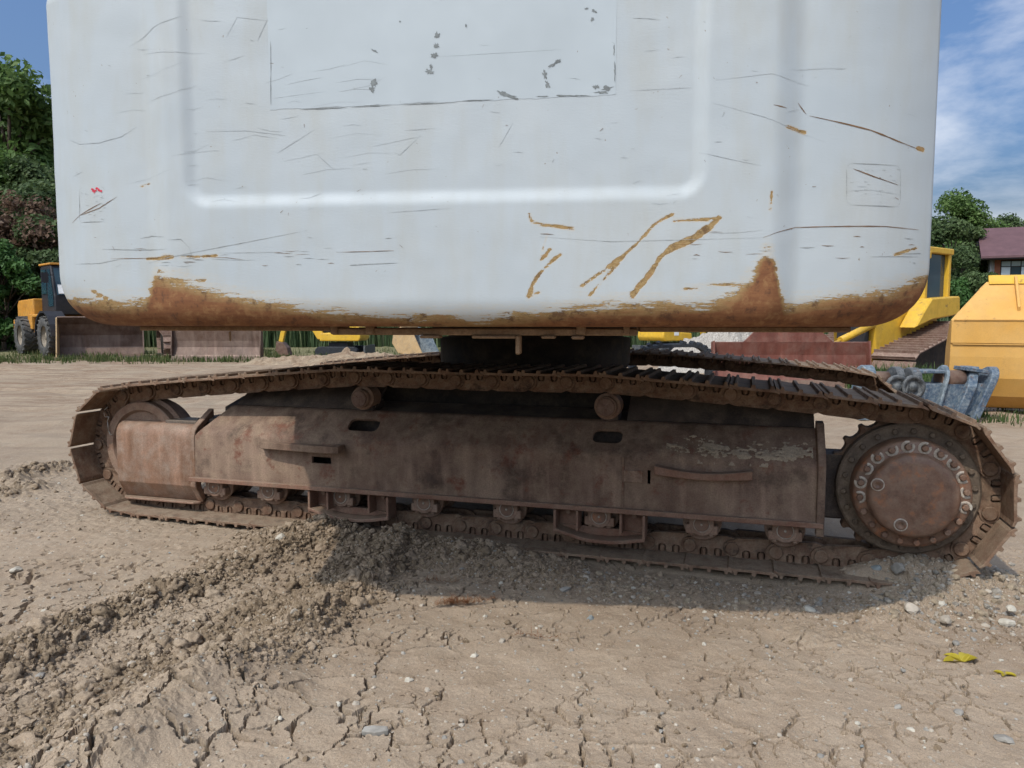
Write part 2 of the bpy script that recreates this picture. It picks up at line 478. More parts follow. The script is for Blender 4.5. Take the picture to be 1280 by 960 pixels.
def gpts(px): return [tuple(gnd(u, v))[:2] for u, v in px]
RIDGE_U = gpts([(470, 664), (430, 672), (360, 694), (300, 712), (230, 742), (160, 768), (80, 800), (0, 845), (-120, 905)])
RIDGE_L = gpts([(505, 688), (470, 722), (432, 752), (395, 786), (345, 822), (285, 856), (215, 900), (140, 960)])
RUT = gpts([(480, 690), (410, 730), (330, 765), (230, 815), (120, 870), (0, 940)])
SLAB = gpts([(290, 868), (200, 905), (110, 935), (0, 950)])
HEAP_R = gpts([(1115, 770), (1180, 756), (1250, 748), (1330, 745)])
LEFT_BERM = gpts([(10, 607), (40, 596), (78, 588)])
LEFT_BERM2 = gpts([(-60, 628), (0, 622), (45, 612)])
TRACKMARK = gpts([(-300, 500), (0, 465), (180, 462), (420, 470)])

def ground_fields(x, y, fine=True):
    """height, mud mask, stony mask, crack depth at world points"""
    base = 0.018 * fbm(x * 0.7, y * 0.7, 3, 1) + 0.007 * fbm(x * 4, y * 4, 3, 2)
    h = base + 0.0022 * fbm(x * 17, y * 17, 3, 3)
    h = h + 0.0009 * billow(x * 45, y * 45, 2, 33)
    lump = 0.62 * np.tanh(1.1 * billow(x * 9, y * 9, 4, 4, 0.5))
    lump2 = 0.7 * np.tanh(billow(x * 26, y * 26, 3, 7, 0.5))
    wob = 0.03 * fbm(x * 5, y * 5, 3, 8)
    mud = np.zeros_like(x)
    # rut floor
    d, f, s = seg_dist(x, y, RUT)
    g = np.exp(-((d + wob) / 0.25) ** 2) * sstep(0, 0.1, f)
    h = h - 0.035 * g + 0.026 * g * lump + 0.012 * g * lump2
    mud = np.maximum(mud, 0.8 * g)
    # upper berm
    d, f, s = seg_dist(x, y, RIDGE_U)
    e = d * (1 + 0.25 * s) + wob
    amp = 0.120 * (1 - 0.35 * f) * (0.45 + 0.55 * sstep(0.03, 0.2, f)) * (0.75 + 0.5 * fbm(x * 2.2, y * 2.2, 2, 5))
    g = np.exp(-(e / 0.14) ** 2)
    h = h + amp * g * (0.85 + 0.75 * lump) + 0.024 * g * lump2
    mud = np.maximum(mud, g)
    # lower berm, steep on the side away from the rut
    d, f, s = seg_dist(x, y, RIDGE_L)
    w = np.where(s > 0, 0.095, 0.18)
    e = np.abs(d + wob * 0.7)
    amp = 0.115 * (1 - 0.25 * f) * (0.5 + 0.5 * sstep(0.03, 0.22, f)) * (0.8 + 0.4 * fbm(x * 2.6, y * 2.6, 2, 6))
    g = np.exp(-(e / w) ** 2)
    soft = sstep(0.35, 0.75, f)
    h = h + amp * g * (0.9 + 0.75 * lump * (1 - 0.75 * soft)) + 0.022 * g * lump2 * (1 - 0.8 * soft)
    mud = np.maximum(mud, g * (1 - 0.55 * soft))
    # smooth slab of dried mud, lower left
    d, f, s = seg_dist(x, y, SLAB)
    g = sstep(0.34, 0.10, d + wob)
    h = h + 0.055 * g
    slab = g
    # track-relative ground
    ts, tt = trk_xy(x, y)
    out = -tt                                                # metres out from the shoe edge, toward the viewer
    bank = sstep(0.95, 1.35, ts) * sstep(3.2, 2.5, ts)
    g = bank * np.exp(-((out - 0.10) / 0.20) ** 2)
    h = h + g * (0.058 + 0.030 * lump + 0.024 * lump2)
    mud = np.maximum(mud, 0.9 * g)
    g = sstep(1.0, 1.3, ts) * sstep(3.05, 2.6, ts) * np.exp(-((out + 0.05) / 0.12) ** 2)
    h = h + g * 0.02
    g = sstep(3.0, 3.5, ts) * sstep(4.95, 4.6, ts) * sstep(-0.1, -0.02, out) * sstep(0.5, 0.1, out)
    h = h - 0.030 * g
    # spoil round the drive end
    g = np.exp(-(((ts - 4.92) / 0.30) ** 2 + ((tt - 0.28) / 0.30) ** 2))
    h = h + g * (0.135 + 0.03 * lump + 0.015 * lump2)
    sto = g.copy()
    g = np.exp(-(((ts - 4.62) / 0.2) ** 2 + ((tt - 0.13) / 0.11) ** 2))
    h = h + g * 0.055
    d, f, s = seg_dist(x, y, HEAP_R)
    g = np.exp(-((d + wob) / 0.15) ** 2)
    h = h + g * (0.055 + 0.03 * lump + 0.015 * lump2)
    sto = np.maximum(sto, g)
    d, f, s = seg_dist(x, y, gpts([(1090, 800), (1020, 795), (1000, 790)]))
    g = np.exp(-((d + wob) / 0.12) ** 2)
    h = h + g * (0.012 + 0.022 * lump); sto = np.maximum(sto, g * 0.8)
    g = np.exp(-((out - 0.28) / 0.16) ** 2) * sstep(2.4, 2.9, ts) * sstep(4.6, 4.2, ts)
    h = h + g * (0.010 + 0.020 * lump * (lump > 0)); sto = np.maximum(sto, g * 0.7)
    sto = np.maximum(sto, 0.5 * sstep(0.45, 0.1, out) * sstep(-0.8, -0.2, out) * sstep(2.4, 3.0, ts) * sstep(5.4, 5.0, ts))
    # rough broken ground left of the berm and further back
    far = sstep(3.9, 5.2, y) * sstep(-0.6, -1.8, x)
    h = h + far * (0.010 * lump + 0.006 * lump2)
    sto = np.maximum(sto, far * 0.6)
    for pl, a in ((LEFT_BERM, 0.075), (LEFT_BERM2, 0.05)):
        d, f, s = seg_dist(x, y, pl)
        g = np.exp(-((d + wob) / 0.13) ** 2)
        h = h + g * (a + 0.05 * lump + 0.02 * lump2)
        mud = np.maximum(mud, g * 0.8)
    back = sstep(6.0, 9.0, y)
    h = h + back * (0.03 * fbm(x * 0.5, y * 0.9, 4, 41) + 0.03 * billow(x * 1.3, y * 1.3, 3, 42))
    crack = np.zeros_like(x)
    if fine:
        wx = x + 0.045 * fbm(x * 5, y * 5, 3, 21) + 0.010 * fbm(x * 31, y * 31, 2, 24); wy = y + 0.045 * fbm(x * 5, y * 5, 3, 22) + 0.010 * fbm(x * 31, y * 31, 2, 25)
        e1, c1 = voro_edge(wx * 4.3, wy * 4.3, 3); e1 = e1 / 4.3
        e2, c2 = voro_edge(wx * 10.5, wy * 10.5, 9); e2 = e2 / 10.5
        k1 = sstep(-0.25, 0.15, fbm(x * 1.6, y * 1.6, 2, 31) + 0.12)
        k2 = sstep(-0.05, 0.3, fbm(x * 2.4, y * 2.4, 2, 32))
        flat = np.clip(1 - 1.3 * mud - 0.9 * np.clip(sto, 0, 1), 0, 1)
        w1 = (0.0037 + 0.0034 * fbm(x * 7, y * 7, 2, 34)) * k1
        w2 = (0.0028 + 0.0028 * fbm(x * 9, y * 9, 2, 35)) * k2
        w1 = w1 * (1 + 1.1 * slab); 
        cr = np.clip((1 - e1 / np.maximum(w1 * 1.6, 1e-5)) * 2.4, 0, 1) * 0.042 * (1 + 0.6 * slab)
        cr = np.maximum(cr, np.clip((1 - e2 / np.maximum(w2 * 1.6, 1e-5)) * 2.2, 0, 1) * 0.028)
        crack = cr * np.maximum(flat, slab * 0.9) * sstep(4.6, 3.9, y)
        # plates curl up a little toward their borders and sit at slightly different levels
        h = h + flat * (0.0035 * sstep(0.04, 0.0, e1) * k1 + 0.004 * (np.mod(c1, 1.0) - 0.5) * k1)
        h = h - crack
    return h, mud, sto, crack

def grid_mesh(xs, ys, zoff=0.0, fine=True, hole=None):
    X, Y = np.meshgrid(xs, ys)
    hgt, mud, sto, cr = ground_fields(X.ravel(), Y.ravel(), fine)
    nx, ny = len(xs), len(ys)
    co = np.stack([X.ravel(), Y.ravel(), hgt + zoff], 1)
    i = np.arange(nx * ny).reshape(ny, nx)
    q = np.stack([i[:-1, :-1], i[:-1, 1:], i[1:, 1:], i[1:, :-1]], -1).reshape(-1, 4)
    if hole:
        x0, x1, y0, y1 = hole
        cx = co[q].mean(1)
        q = q[~((cx[:, 0] > x0) & (cx[:, 0] < x1) & (cx[:, 1] > y0) & (cx[:, 1] < y1))]
    return co, q, mud, sto

def np_mesh(name, co, quads, mat, attrs=None, smooth=True):
    me = bpy.data.meshes.new(name)
    n = quads.shape[1]
    me.vertices.add(len(co)); me.vertices.foreach_set('co', np.ascontiguousarray(co, np.float32).ravel())
    me.loops.add(quads.size); me.loops.foreach_set('vertex_index', np.ascontiguousarray(quads, np.int32).ravel())
    me.polygons.add(len(quads))
    me.polygons.foreach_set('loop_start', np.arange(0, quads.size, n, dtype=np.int32))
    me.polygons.foreach_set('use_smooth', np.full(len(quads), smooth))
    me.update(calc_edges=True)
    for k, a in (attrs or {}).items():
        at_ = me.attributes.new(k, 'FLOAT', 'POINT'); at_.data.foreach_set('value', np.ascontiguousarray(a, np.float32))
    me.materials.append(mat)
    return me

def ground_material():
    m, nt, b = new_mat('dried clay soil')
    tc = nd(nt, 'ShaderNodeTexCoord'); v = tc.outputs['Object']
    def attr(k):
        a = nd(nt, 'ShaderNodeAttribute'); a.attribute_name = k; return a.outputs['Fac']
    n1 = noise_node(nt, v, 1.1, 3, 0.6)
    n2 = noise_node(nt, v, 7, 4, 0.65)
    n3 = noise_node(nt, v, 42, 4, 0.7)
    n4 = noise_node(nt, v, 230, 2, 0.7)
    col = ramp(nt, n1, [(0.30, (0.270, 0.196, 0.134)), (0.5, (0.325, 0.245, 0.172)), (0.72, (0.372, 0.288, 0.208))])
    col = mixc(nt, ramp(nt, n2, [(0.35, 0.0), (0.7, 0.6)]), col, (0.382, 0.305, 0.226))
    col = mixc(nt, ramp(nt, n2, [(0.22, 0.6), (0.42, 0.0)]), col, (0.235, 0.175, 0.120))
    mudc = mixc(nt, ramp(nt, n3, [(0.3, 0.0), (0.7, 1.0)]), (0.150, 0.106, 0.067), (0.270, 0.203, 0.135))
    mn = math_n(nt, 'ADD', attr('mud'), math_n(nt, 'MULTIPLY', math_n(nt, 'SUBTRACT', n2, 0.5), 0.9))
    col = mixc(nt, ramp(nt, mn, [(0.25, 0.0), (0.75, 0.92)]), col, mudc)
    stc = mixc(nt, ramp(nt, n3, [(0.3, 0.0), (0.68, 1.0)]), (0.215, 0.160, 0.110), (0.37, 0.295, 0.215))
    sn = math_n(nt, 'ADD', attr('sto'), math_n(nt, 'MULTIPLY', math_n(nt, 'SUBTRACT', n2, 0.5), 0.8))
    col = mixc(nt, ramp(nt, sn, [(0.3, 0.0), (0.8, 0.8)]), col, stc)
    # far ground: redder soil with thin grass
    sx = nd(nt, 'ShaderNodeSeparateXYZ'); nt.links.new(v, sx.inputs[0])
    far = ramp(nt, math_n(nt, 'MULTIPLY', sx.outputs['Y'], 1 / 60.0), [(0.10, 0.0), (0.24, 1.0)])
    fc = mixc(nt, ramp(nt, n2, [(0.36, 0.0), (0.62, 1.0)]), (0.230, 0.155, 0.100), (0.36, 0.27, 0.185))
    fc = mixc(nt, ramp(nt, n1, [(0.42, 0.0), (0.6, 0.8)]), fc, (0.34, 0.27, 0.19))
    mpf = nd(nt, 'ShaderNodeMapping'); mpf.inputs['Scale'].default_value = (0.22, 1.3, 1); mpf.inputs['Rotation'].default_value = (0, 0, 0.06); nt.links.new(v, mpf.inputs['Vector'])
    nst = noise_node(nt, mpf.outputs[0], 2.2, 4, 0.65)
    fc = mixc(nt, ramp(nt, nst, [(0.46, 0.0), (0.62, 0.75)]), fc, (0.205, 0.130, 0.085))
    fc = mixc(nt, ramp(nt, nst, [(0.30, 0.6), (0.42, 0.0)]), fc, (0.40, 0.315, 0.22))
    col = mixc(nt, math_n(nt, 'MULTIPLY', far, 0.85), col, fc)
    gr = ramp(nt, math_n(nt, 'ADD', math_n(nt, 'MULTIPLY', sx.outputs['Y'], 1 / 60.0), math_n(nt, 'MULTIPLY', math_n(nt, 'SUBTRACT', n1, 0.5), 0.16)), [(0.39, 0.0), (0.47, 0.85)])
    col = mixc(nt, gr, col, (0.135, 0.135, 0.060))
    # small chips and grit lying in the surface
    vo = nd(nt, 'ShaderNodeTexVoronoi'); vo.inputs['Scale'].default_value = 62; vo.inputs['Randomness'].default_value = 1.0
    nt.links.new(v, vo.inputs['Vector'])
    bw = nd(nt, 'ShaderNodeSeparateXYZ'); nt.links.new(vo.outputs['Color'], bw.inputs[0])
    chip = math_n(nt, 'MULTIPLY', math_n(nt, 'LESS_THAN', vo.outputs['Distance'], math_n(nt, 'MULTIPLY', bw.outputs['Y'], 0.42)), math_n(nt, 'GREATER_THAN', bw.outputs['X'], 0.80))
    chipc = mixc(nt, bw.outputs['Z'], (0.30, 0.26, 0.20), (0.47, 0.43, 0.36))
    col = mixc(nt, math_n(nt, 'MULTIPLY', chip, 0.8), col, chipc)
    vo2 = nd(nt, 'ShaderNodeTexVoronoi'); vo2.inputs['Scale'].default_value = 170
    nt.links.new(v, vo2.inputs['Vector'])
    b2 = nd(nt, 'ShaderNodeSeparateXYZ'); nt.links.new(vo2.outputs['Color'], b2.inputs[0])
    chip2 = math_n(nt, 'MULTIPLY', math_n(nt, 'LESS_THAN', vo2.outputs['Distance'], 0.33), math_n(nt, 'GREATER_THAN', b2.outputs['X'], 0.84))
    col = mixc(nt, math_n(nt, 'MULTIPLY', chip2, 0.7), col, mixc(nt, b2.outputs['Z'], (0.20, 0.155, 0.115), (0.52, 0.46, 0.38)))
    col = mixc(nt, 0.5, col, ramp(nt, n4, [(0.32, 0.38), (0.62, 1.12)]), 'MULTIPLY')
    nt.links.new(col, b.inputs['Base Color'])
    b.inputs['Roughness'].default_value = 0.95; b.inputs['Specular IOR Level'].default_value = 0.15
    hh = math_n(nt, 'ADD', math_n(nt, 'MULTIPLY', n3, 1.0), math_n(nt, 'MULTIPLY', n4, 0.35))
    hh = math_n(nt, 'ADD', hh, math_n(nt, 'MULTIPLY', chip, 0.5))
    hh = math_n(nt, 'ADD', hh, math_n(nt, 'MULTIPLY', chip2, 0.25))
    bump(nt, b, hh, 0.6, 0.008)
    return m
M['soil'] = ground_material()

def spaced(a, b, d0, d1):
    out = [a]; 
    while out[-1] < b:
        t = (out[-1] - a) / (b - a); out.append(out[-1] + d0 + (d1 - d0) * t)
    return np.array(out)
AX0, AX1, AY0, AY1 = -2.2, 2.35, 1.75, 3.85
BX0, BX1, BY0, BY1 = -4.6, 4.6, 0.9, 7.2
xa = np.arange(AX0, AX1 + 1e-6, 0.0046); ya = spaced(AY0, AY1, 0.0042, 0.0052)
xb = np.arange(BX0, BX1 + 1e-6, 0.0150); yb = spaced(BY0, BY1, 0.014, 0.017)
def outward(lo, hi, inner, lim, g):
    mid = np.arange(lo, hi + 1e-6, inner)
    st = inner; p = hi; up = []
    while p < lim: st *= g; p += st; up.append(p)
    st = inner; p = lo; dn = []
    while p > -lim: st *= g; p -= st; dn.append(p)
    return np.array(dn[::-1] + list(mid) + up)
xc = outward(-5.0, 5.0, 0.20, 700, 1.09); yc = outward(0.5, 34.0, 0.20, 700, 1.12)
CO = []; Q = []; MUD = []; STO = []; base = 0
for xs, ys, zo, fine, hole in ((xa, ya, 0, True, None),
                               (xb, yb, 0, True, (AX0 + 0.03, AX1 - 0.03, AY0 + 0.03, AY1 - 0.03)),
                               (xc, yc, -0.012, False, (BX0 + 0.35, BX1 - 0.35, BY0 + 0.35, BY1 - 0.35))):
    co, q, mu, st = grid_mesh(xs, ys, zo, fine, hole)
    if zo == 0 and hole:           # the coarser sheet dips under the finer one where they overlap
        inside = (co[:, 0] > AX0) & (co[:, 0] < AX1) & (co[:, 1] > AY0) & (co[:, 1] < AY1)
        co[inside, 2] -= 0.012
    CO.append(co); Q.append(q + base); MUD.append(mu); STO.append(st); base += len(co)
ground = mesh_obj('ground', np_mesh('ground', np.concatenate(CO), np.concatenate(Q), M['soil'], {'mud': np.concatenate(MUD), 'sto': np.concatenate(STO)}, smooth=False))
tag(ground, 'dry cracked tan clay yard with ruts and berms', kind='structure')
def ground_z(x, y):
    h = ground_fields(np.array([float(x)]), np.array([float(y)]), False)[0]
    return float(h[0])

# ================================================================== EXCAVATOR (undercarriage)
SLEW = TRK @ Vector((2.45, 1.60, 0))
exc = empty('excavator', Matrix.Translation((SLEW.x, SLEW.y, 0)))
tag(exc, 'white tracked excavator seen from behind, rusty undercarriage and scraped counterweight', 'excavator')
def trk(m=None, dy=0.0):
    w = TRK @ Matrix.Translation((0, dy, 0))
    return w @ m if m is not None else w

IDL = (0.02, 0.467); R_IDL = 0.37
SPR = (4.80, 0.483); R_SPR = 0.385
def pitch_line():
    p = [(IDL[0] + (SPR[0] - IDL[0]) * i / 60, 0.097) for i in range(60)]
    p += [(SPR[0] + R_SPR * math.cos(a), SPR[1] + R_SPR * math.sin(a)) for a in [R(-90 + 180 * i / 40) for i in range(41)]]
    top = [(4.80, 0.868), (4.3, 0.912), (3.75, 0.952), (3.25, 0.984), (2.9, 0.980), (2.47, 0.976), (2.0, 0.980), (1.70, 0.984), (1.2, 0.944), (0.6, 0.892), (0.02, 0.837)]
    for (a, b), (c, d) in zip(top[:-1], top[1:]):
        p += [(a + (c - a) * i / 8, b + (d - b) * i / 8) for i in range(1, 9)]
    p += [(IDL[0] + R_IDL * math.cos(a), IDL[1] + R_IDL * math.sin(a)) for a in [R(90 + 180 * i / 40) for i in range(1, 41)]]
    return np.array(p)
PL = pitch_line()
_pc = np.vstack([PL, PL[:1]])
_seg = np.hypot(*np.diff(_pc, axis=0).T); _cum = np.concatenate([[0], np.cumsum(_seg)])
N_SHOE = 53
def on_chain(k):
    L = (k / N_SHOE * _cum[-1] + 0.105) % _cum[-1]
    return np.interp(L, _cum, _pc[:, 0]), np.interp(L, _cum, _pc[:, 1])
pitch = _cum[-1] / N_SHOE

prof = [(-.130, .041), (-.108, .049), (.094, .049), (.112, .054), (.124, .062), (.126, .076), (.112, .071), (.102, .069), (.099, .082), (.086, .082), (.081, .066),
        (.016, .063), (.012, .080), (-.006, .080), (-.009, .063), (-.080, .063), (-.085, .082), (-.099, .082), (-.104, .064), (-.130, .053)]
k_ = pitch / 0.2265
mb = MB(); mb.prism([(a * k_ * .975, b) for a, b in prof], -.30, .30, 'y')
me_shoe = mb.build('track_shoe', M['shoe'], bevel=0.0018).data
# a pair of link plates with a pin, two bolt windows and their nuts
def link_profile():
    P = []
    for a in range(90, 271, 20): P.append((-.113 * k_ + .050 * math.cos(R(a)), .046 * math.sin(R(a))))
    P += [(-.085, -.058), (.085, -.060)]
    for a in range(-80, 91, 20): P.append((.113 * k_ + .046 * math.cos(R(a)), -.005 + .046 * math.sin(R(a))))
    for cx in (.038, -.038):
        P += [(cx + .021, .048), (cx + .021, .016), (cx + .013, .004), (cx - .013, .004), (cx - .021, .016), (cx - .021, .048)]
    return P
mb = MB()
for sgn in (1, -1):
    P = link_profile()
    def yy(x, d): return sgn * (d - (0.026 if x > 0.062 else 0.0))
    n = len(P)
    vs = [(x, yy(x, .072), z) for x, z in P] + [(x, yy(x, .106), z) for x, z in P]
    fs = [tuple(range(n)), tuple(range(2 * n - 1, n - 1, -1))] + [(i, i + n, (i + 1) % n + n, (i + 1) % n) for i in range(n)]
    mb.add(vs, fs)
    mb.lathe([(.036, 0), (.036, .010), (.031, .014)], 14, Matrix.Translation((-.113 * k_, sgn * .1055, 0)) @ Matrix.Rotation(R(-90) * sgn, 4, 'X'))
    for cx in (.038, -.038):
        mb.cyl((cx, sgn * .088, .012), (cx, sgn * .088, .050), .0165, n=6, smooth=False)
        mb.cyl((cx, sgn * .088, .002), (cx, sgn * .088, .012), .009, n=6)
mb.cyl((-.113 * k_, -.10, 0), (-.113 * k_, .10, 0), .030, n=12)
me_link = mb.build('track_link', M['link'], bevel=0).data
for o in [o for o in COL.objects if o.name in ('track_shoe', 'track_link')]:
    bpy.data.objects.remove(o)

def make_chain(dy, shift):
    for k in range(N_SHOE):
        a = on_chain(k + shift); b = on_chain(k + 1 + shift)
        t = Vector((b[0] - a[0], 0, b[1] - a[1])).normalized()
        z = Vector((t.z, 0, -t.x)); y = z.cross(t)
        m = Matrix((t, y, z)).transposed().to_4x4()
        m.translation = Vector(((a[0] + b[0]) / 2, 0.30, (a[1] + b[1]) / 2))
        jit = Matrix.Rotation(random.uniform(-.012, .012), 4, 'Y') @ Matrix.Translation((random.uniform(-.002, .002), random.uniform(-.003, .003), 0))
        sh = mesh_obj('track_shoe', me_shoe, exc, trk(m @ jit, dy))
        mesh_obj('track_link', me_link, sh, trk(m, dy))
make_chain(0.0, 0.0)
make_chain(2.60, 0.37)

def bool_cut(o, cutters):
    for c in cutters:
        md = o.modifiers.new('cut', 'BOOLEAN'); md.operation = 'DIFFERENCE'; md.solver = 'EXACT'; md.object = c
    bpy.context.view_layer.update()
    dg = bpy.context.evaluated_depsgraph_get()
    me = bpy.data.meshes.new_from_object(o.evaluated_get(dg))
    o.modifiers.clear(); o.data = me
    for c in cutters: bpy.data.objects.remove(c)

# --- near track frame
def shear_end(s0, z): return s0
PROF = [(.080, .298), (.080, .580), (.088, .604), (.105, .622), (.252, .752), (.275, .764), (.300, .764),
        (.300, .744), (.280, .744), (.262, .736), (.118, .606), (.104, .592), (.100, .578), (.100, .298)]
mb = MB()
secs = 24
n = len(PROF)
vs = []; fs = []
for i in range(secs + 1):
    for y, z in PROF:
        s0 = 0.555 + max(0, (z - .57)) * 0.85; s1 = 4.365
        vs.append((s0 + (s1 - s0) * i / secs, y, z + (0.0015 * math.sin(i * 2.1) if .3 < z < .7 else 0)))
for i in range(secs):
    for j in range(n):
        fs.append((i * n + j, i * n + (j + 1) % n, (i + 1) * n + (j + 1) % n, (i + 1) * n + j))
fs.append(tuple(range(n - 1, -1, -1))); fs.append(tuple(secs * n + j for j in range(n)))
mb.add(vs, fs)
frame_o = mb.build('track_frame', M['frame'], exc, trk())
sl = math.atan2(.130, .147)
cuts = []
for s0, s1 in ((1.635, 1.855), (3.180, 3.358)):
    c = MB(); w = s1 - s0; hh = .10
    pts = []
    for cx, cz, a0 in ((w / 2 - .04, hh / 2 - .035, 0), (-w / 2 + .04, hh / 2 - .035, 90), (-w / 2 + .04, -hh / 2 + .035, 180), (w / 2 - .04, -hh / 2 + .035, 270)):
        for a in range(a0, a0 + 91, 30): pts.append((cx + .035 * math.cos(R(a)), cz + .035 * math.sin(R(a))))
    c.prism(pts, -.08, .08, 'z')
    cuts.append(c.build('cutter', M['frame'], None, trk(Matrix.Translation(((s0 + s1) / 2, .178, .687)) @ Matrix.Rotation(sl, 4, 'X'))))
c = MB(); c.box((1.50, .09, .468), (.135, .10, .042)); cuts.append(c.build('cutter', M['frame'], None, trk()))
c = MB(); c.box((3.515, .09, .488), (.016, .10, .075)); cuts.append(c.build('cutter', M['frame'], None, trk()))
bool_cut(frame_o, cuts)
frame_o.data.polygons.foreach_set('use_smooth', [True] * len(frame_o.data.polygons)); frame_o.data.set_sharp_from_angle(angle=R(28))
# bottom flange, end plate, welded plates (sub-parts of the frame)
mb = MB(); mb.prism([(.52, .052), (4.40, .052), (4.40, .14), (.60, .14)], .279, .307, 'z'); mb.build('flange', M['flange'], frame_o, trk(), bevel=.003)
mb = MB(); mb.prism([(.062, .235), (.062, .600), (.085, .640), (.262, .795), (.330, .80), (.330, .70), (.30, .70), (.16, .60), (.13, .235)], 4.366, 4.405, 'x'); mb.build('end_plate', M['frame'], frame_o, trk(), bevel=.004)
mb = MB(); mb.box((3.43, .0765, .487), (.105, .008, .068)); mb.build('access_plate', M['frame'], frame_o, trk(), bevel=.003)
# second, steeper upper fairings at both ends
for s0, s1, sh in ((.735, 1.76, .16), (3.36, 4.36, 0)):
    mb = MB()
    a = [(.290, .770), (.455, .912), (.475, .92), (.475, .89), (.46, .885), (.305, .752)]
    vs = [(s0 + (z - .76) * sh * 5 * .4, y, z) for y, z in a] + [(s1, y, z) for y, z in a]
    k = len(a)
    mb.add(vs, [tuple(range(k)), tuple(range(2 * k - 1, k - 1, -1))] + [(i, i + k, (i + 1) % k + k, (i + 1) % k) for i in range(k)])
    mb.build('upper_fairing', M['frame_dark'], frame_o, trk())
# step brackets
mb = MB(); mb.prism([(1.075, .078), (1.085, .030), (1.14, .012), (1.50, -.022), (1.64, -.020), (1.665, -.002), (1.665, .079), (1.60, .079), (1.585, .040), (1.20, .055), (1.17, .079)], .532, .575, 'z')
st = mb.build('step_bracket', M['frame'], frame_o, trk(), bevel=.003)
mb = MB()
for sx_, yy_ in ((1.20, .0068), (1.31, -.0038), (1.43, -.0153)):
    mb.cyl((sx_, yy_ + .012, .553), (sx_, yy_ - .003, .553), .009, n=10)
mb.build('step_hole_rim', M['under'], st, trk()) if False else None
vs = []; mb = MB()
for i in range(13):
    t = i / 12; s = 3.55 + .50 * t; dip = -.016 * math.sin(t * math.pi) - .004
    hgt = .046 - .010 * math.sin(t * math.pi)
    vs += [(s, .018, .520 + dip), (s, .018, .520 + dip + hgt), (s, .079, .520 + dip + hgt), (s, .079, .520 + dip)]
fs = [(0, 1, 2, 3), (48, 51, 50, 49)]
for i in range(12):
    for j in range(4): fs.append((i * 4 + j, i * 4 + (j + 1) % 4, i * 4 + 4 + (j + 1) % 4, i * 4 + 4 + j))
mb.add(vs, fs); mb.build('step_bracket', M['flange'], frame_o, trk(), bevel=.003)
# weld bead between the two frame plates and mud caked on the slope
mb = MB(); mb.box((3.375, .078, .44), (.012, .008, .30)); mb.build('weld_bead', M['frame'], frame_o, trk(), bevel=.002)
# mud caked on the slope near the drive end
X, T = np.meshgrid(np.linspace(3.60, 4.345, 130), np.linspace(-0.10, 1.0, 60))
yy_ = .105 + T * .147; zz_ = .622 + T * .130
lowm = T < 0
yy_ = np.where(lowm, .105 + T * .25, yy_); zz_ = np.where(lowm, .622 + T * .45, zz_)
yy_ = np.maximum(yy_, .0795)
cov = fbm(X * 7, T * 2.2, 4, 61) * 0.75 + fbm(X * 30, T * 11, 4, 62) * .62 - np.abs(T - (.12 + .10 * np.sin(X * 9))) * 1.5 + .34 - .55 * sstep(3.75, 3.60, X)
th = np.clip(cov, -.03, .35)
nrm = np.where(lowm, 0, 1)
co = np.stack([X, yy_ - .66 * (th * .028 - .0015) , zz_ + .75 * (th * .028 - .0015) * nrm], -1).reshape(-1, 3)
i = np.arange(X.size).reshape(X.shape)
q = np.stack([i[:-1, :-1], i[:-1, 1:], i[1:, 1:], i[1:, :-1]], -1).reshape(-1, 4)
q = q[(th.ravel()[q] > 0.0).all(1)]
mesh_obj('caked_mud', np_mesh('caked_mud', co, q, M['dirt_cake']), frame_o, trk())['kind'] = 'stuff'

# inner body of the track frame and the dark car body
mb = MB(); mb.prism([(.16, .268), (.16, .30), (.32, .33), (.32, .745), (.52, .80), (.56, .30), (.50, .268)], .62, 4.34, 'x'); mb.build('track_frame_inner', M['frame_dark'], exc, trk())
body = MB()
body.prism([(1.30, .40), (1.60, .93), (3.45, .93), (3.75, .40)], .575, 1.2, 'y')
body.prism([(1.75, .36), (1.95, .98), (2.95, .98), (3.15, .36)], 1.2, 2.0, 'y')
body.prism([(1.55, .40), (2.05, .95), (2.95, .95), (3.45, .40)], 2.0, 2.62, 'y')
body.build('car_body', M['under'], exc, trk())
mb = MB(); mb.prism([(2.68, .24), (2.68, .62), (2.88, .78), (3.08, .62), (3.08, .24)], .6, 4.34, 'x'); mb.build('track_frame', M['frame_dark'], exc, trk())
mb = MB(); mb.lathe([(.70, .98), (.72, 1.02), (.72, 1.20), (.66, 1.21), (.66, 1.26), (.78, 1.27), (.78, 1.36)], 40, Matrix.Translation((2.45, 1.6, 0))); mb.build('slew_ring', M['under'], exc, trk())

# --- idler wheel and its guard
ay = Matrix.Rotation(R(-90), 4, 'X')       # local z of a lathe becomes +y
mb = MB()
mb.lathe([(.02, .215), (.07, .215), (.085, .20), (.10, .20), (.115, .225), (.20, .235), (.235, .228), (.25, .200), (.300, .196), (.308, .204), (.308, .252), (.335, .262), (.335, .338), (.308, .348), (.308, .40), (.25, .40), (.2, .37), (.02, .38)], 48, Matrix.Translation((IDL[0], 0, IDL[1])) @ ay)
mb.build('idler_wheel', M['roller'], exc, trk(), autosmooth=35)
mb = MB()
gp = [(.100, .235), (.100, .560), (.106, .595), (.125, .622), (.16, .640), (.34, .648), (.34, .628), (.17, .620), (.14, .605), (.122, .580), (.120, .24), (.185, .135), (.165, .125)]
vs = []; fs = []; k = len(gp)
for i, s in enumerate((-.112, -.098, .50)):
    for y, z in gp: vs.append((s, y + (.012 if i == 0 else 0), z))
for i in range(2):
    for j in range(k): fs.append((i * k + j, i * k + (j + 1) % k, (i + 1) * k + (j + 1) % k, (i + 1) * k + j))
fs.append(tuple(range(k - 1, -1, -1))); fs.append(tuple(2 * k + j for j in range(k)))
mb.add(vs, fs)
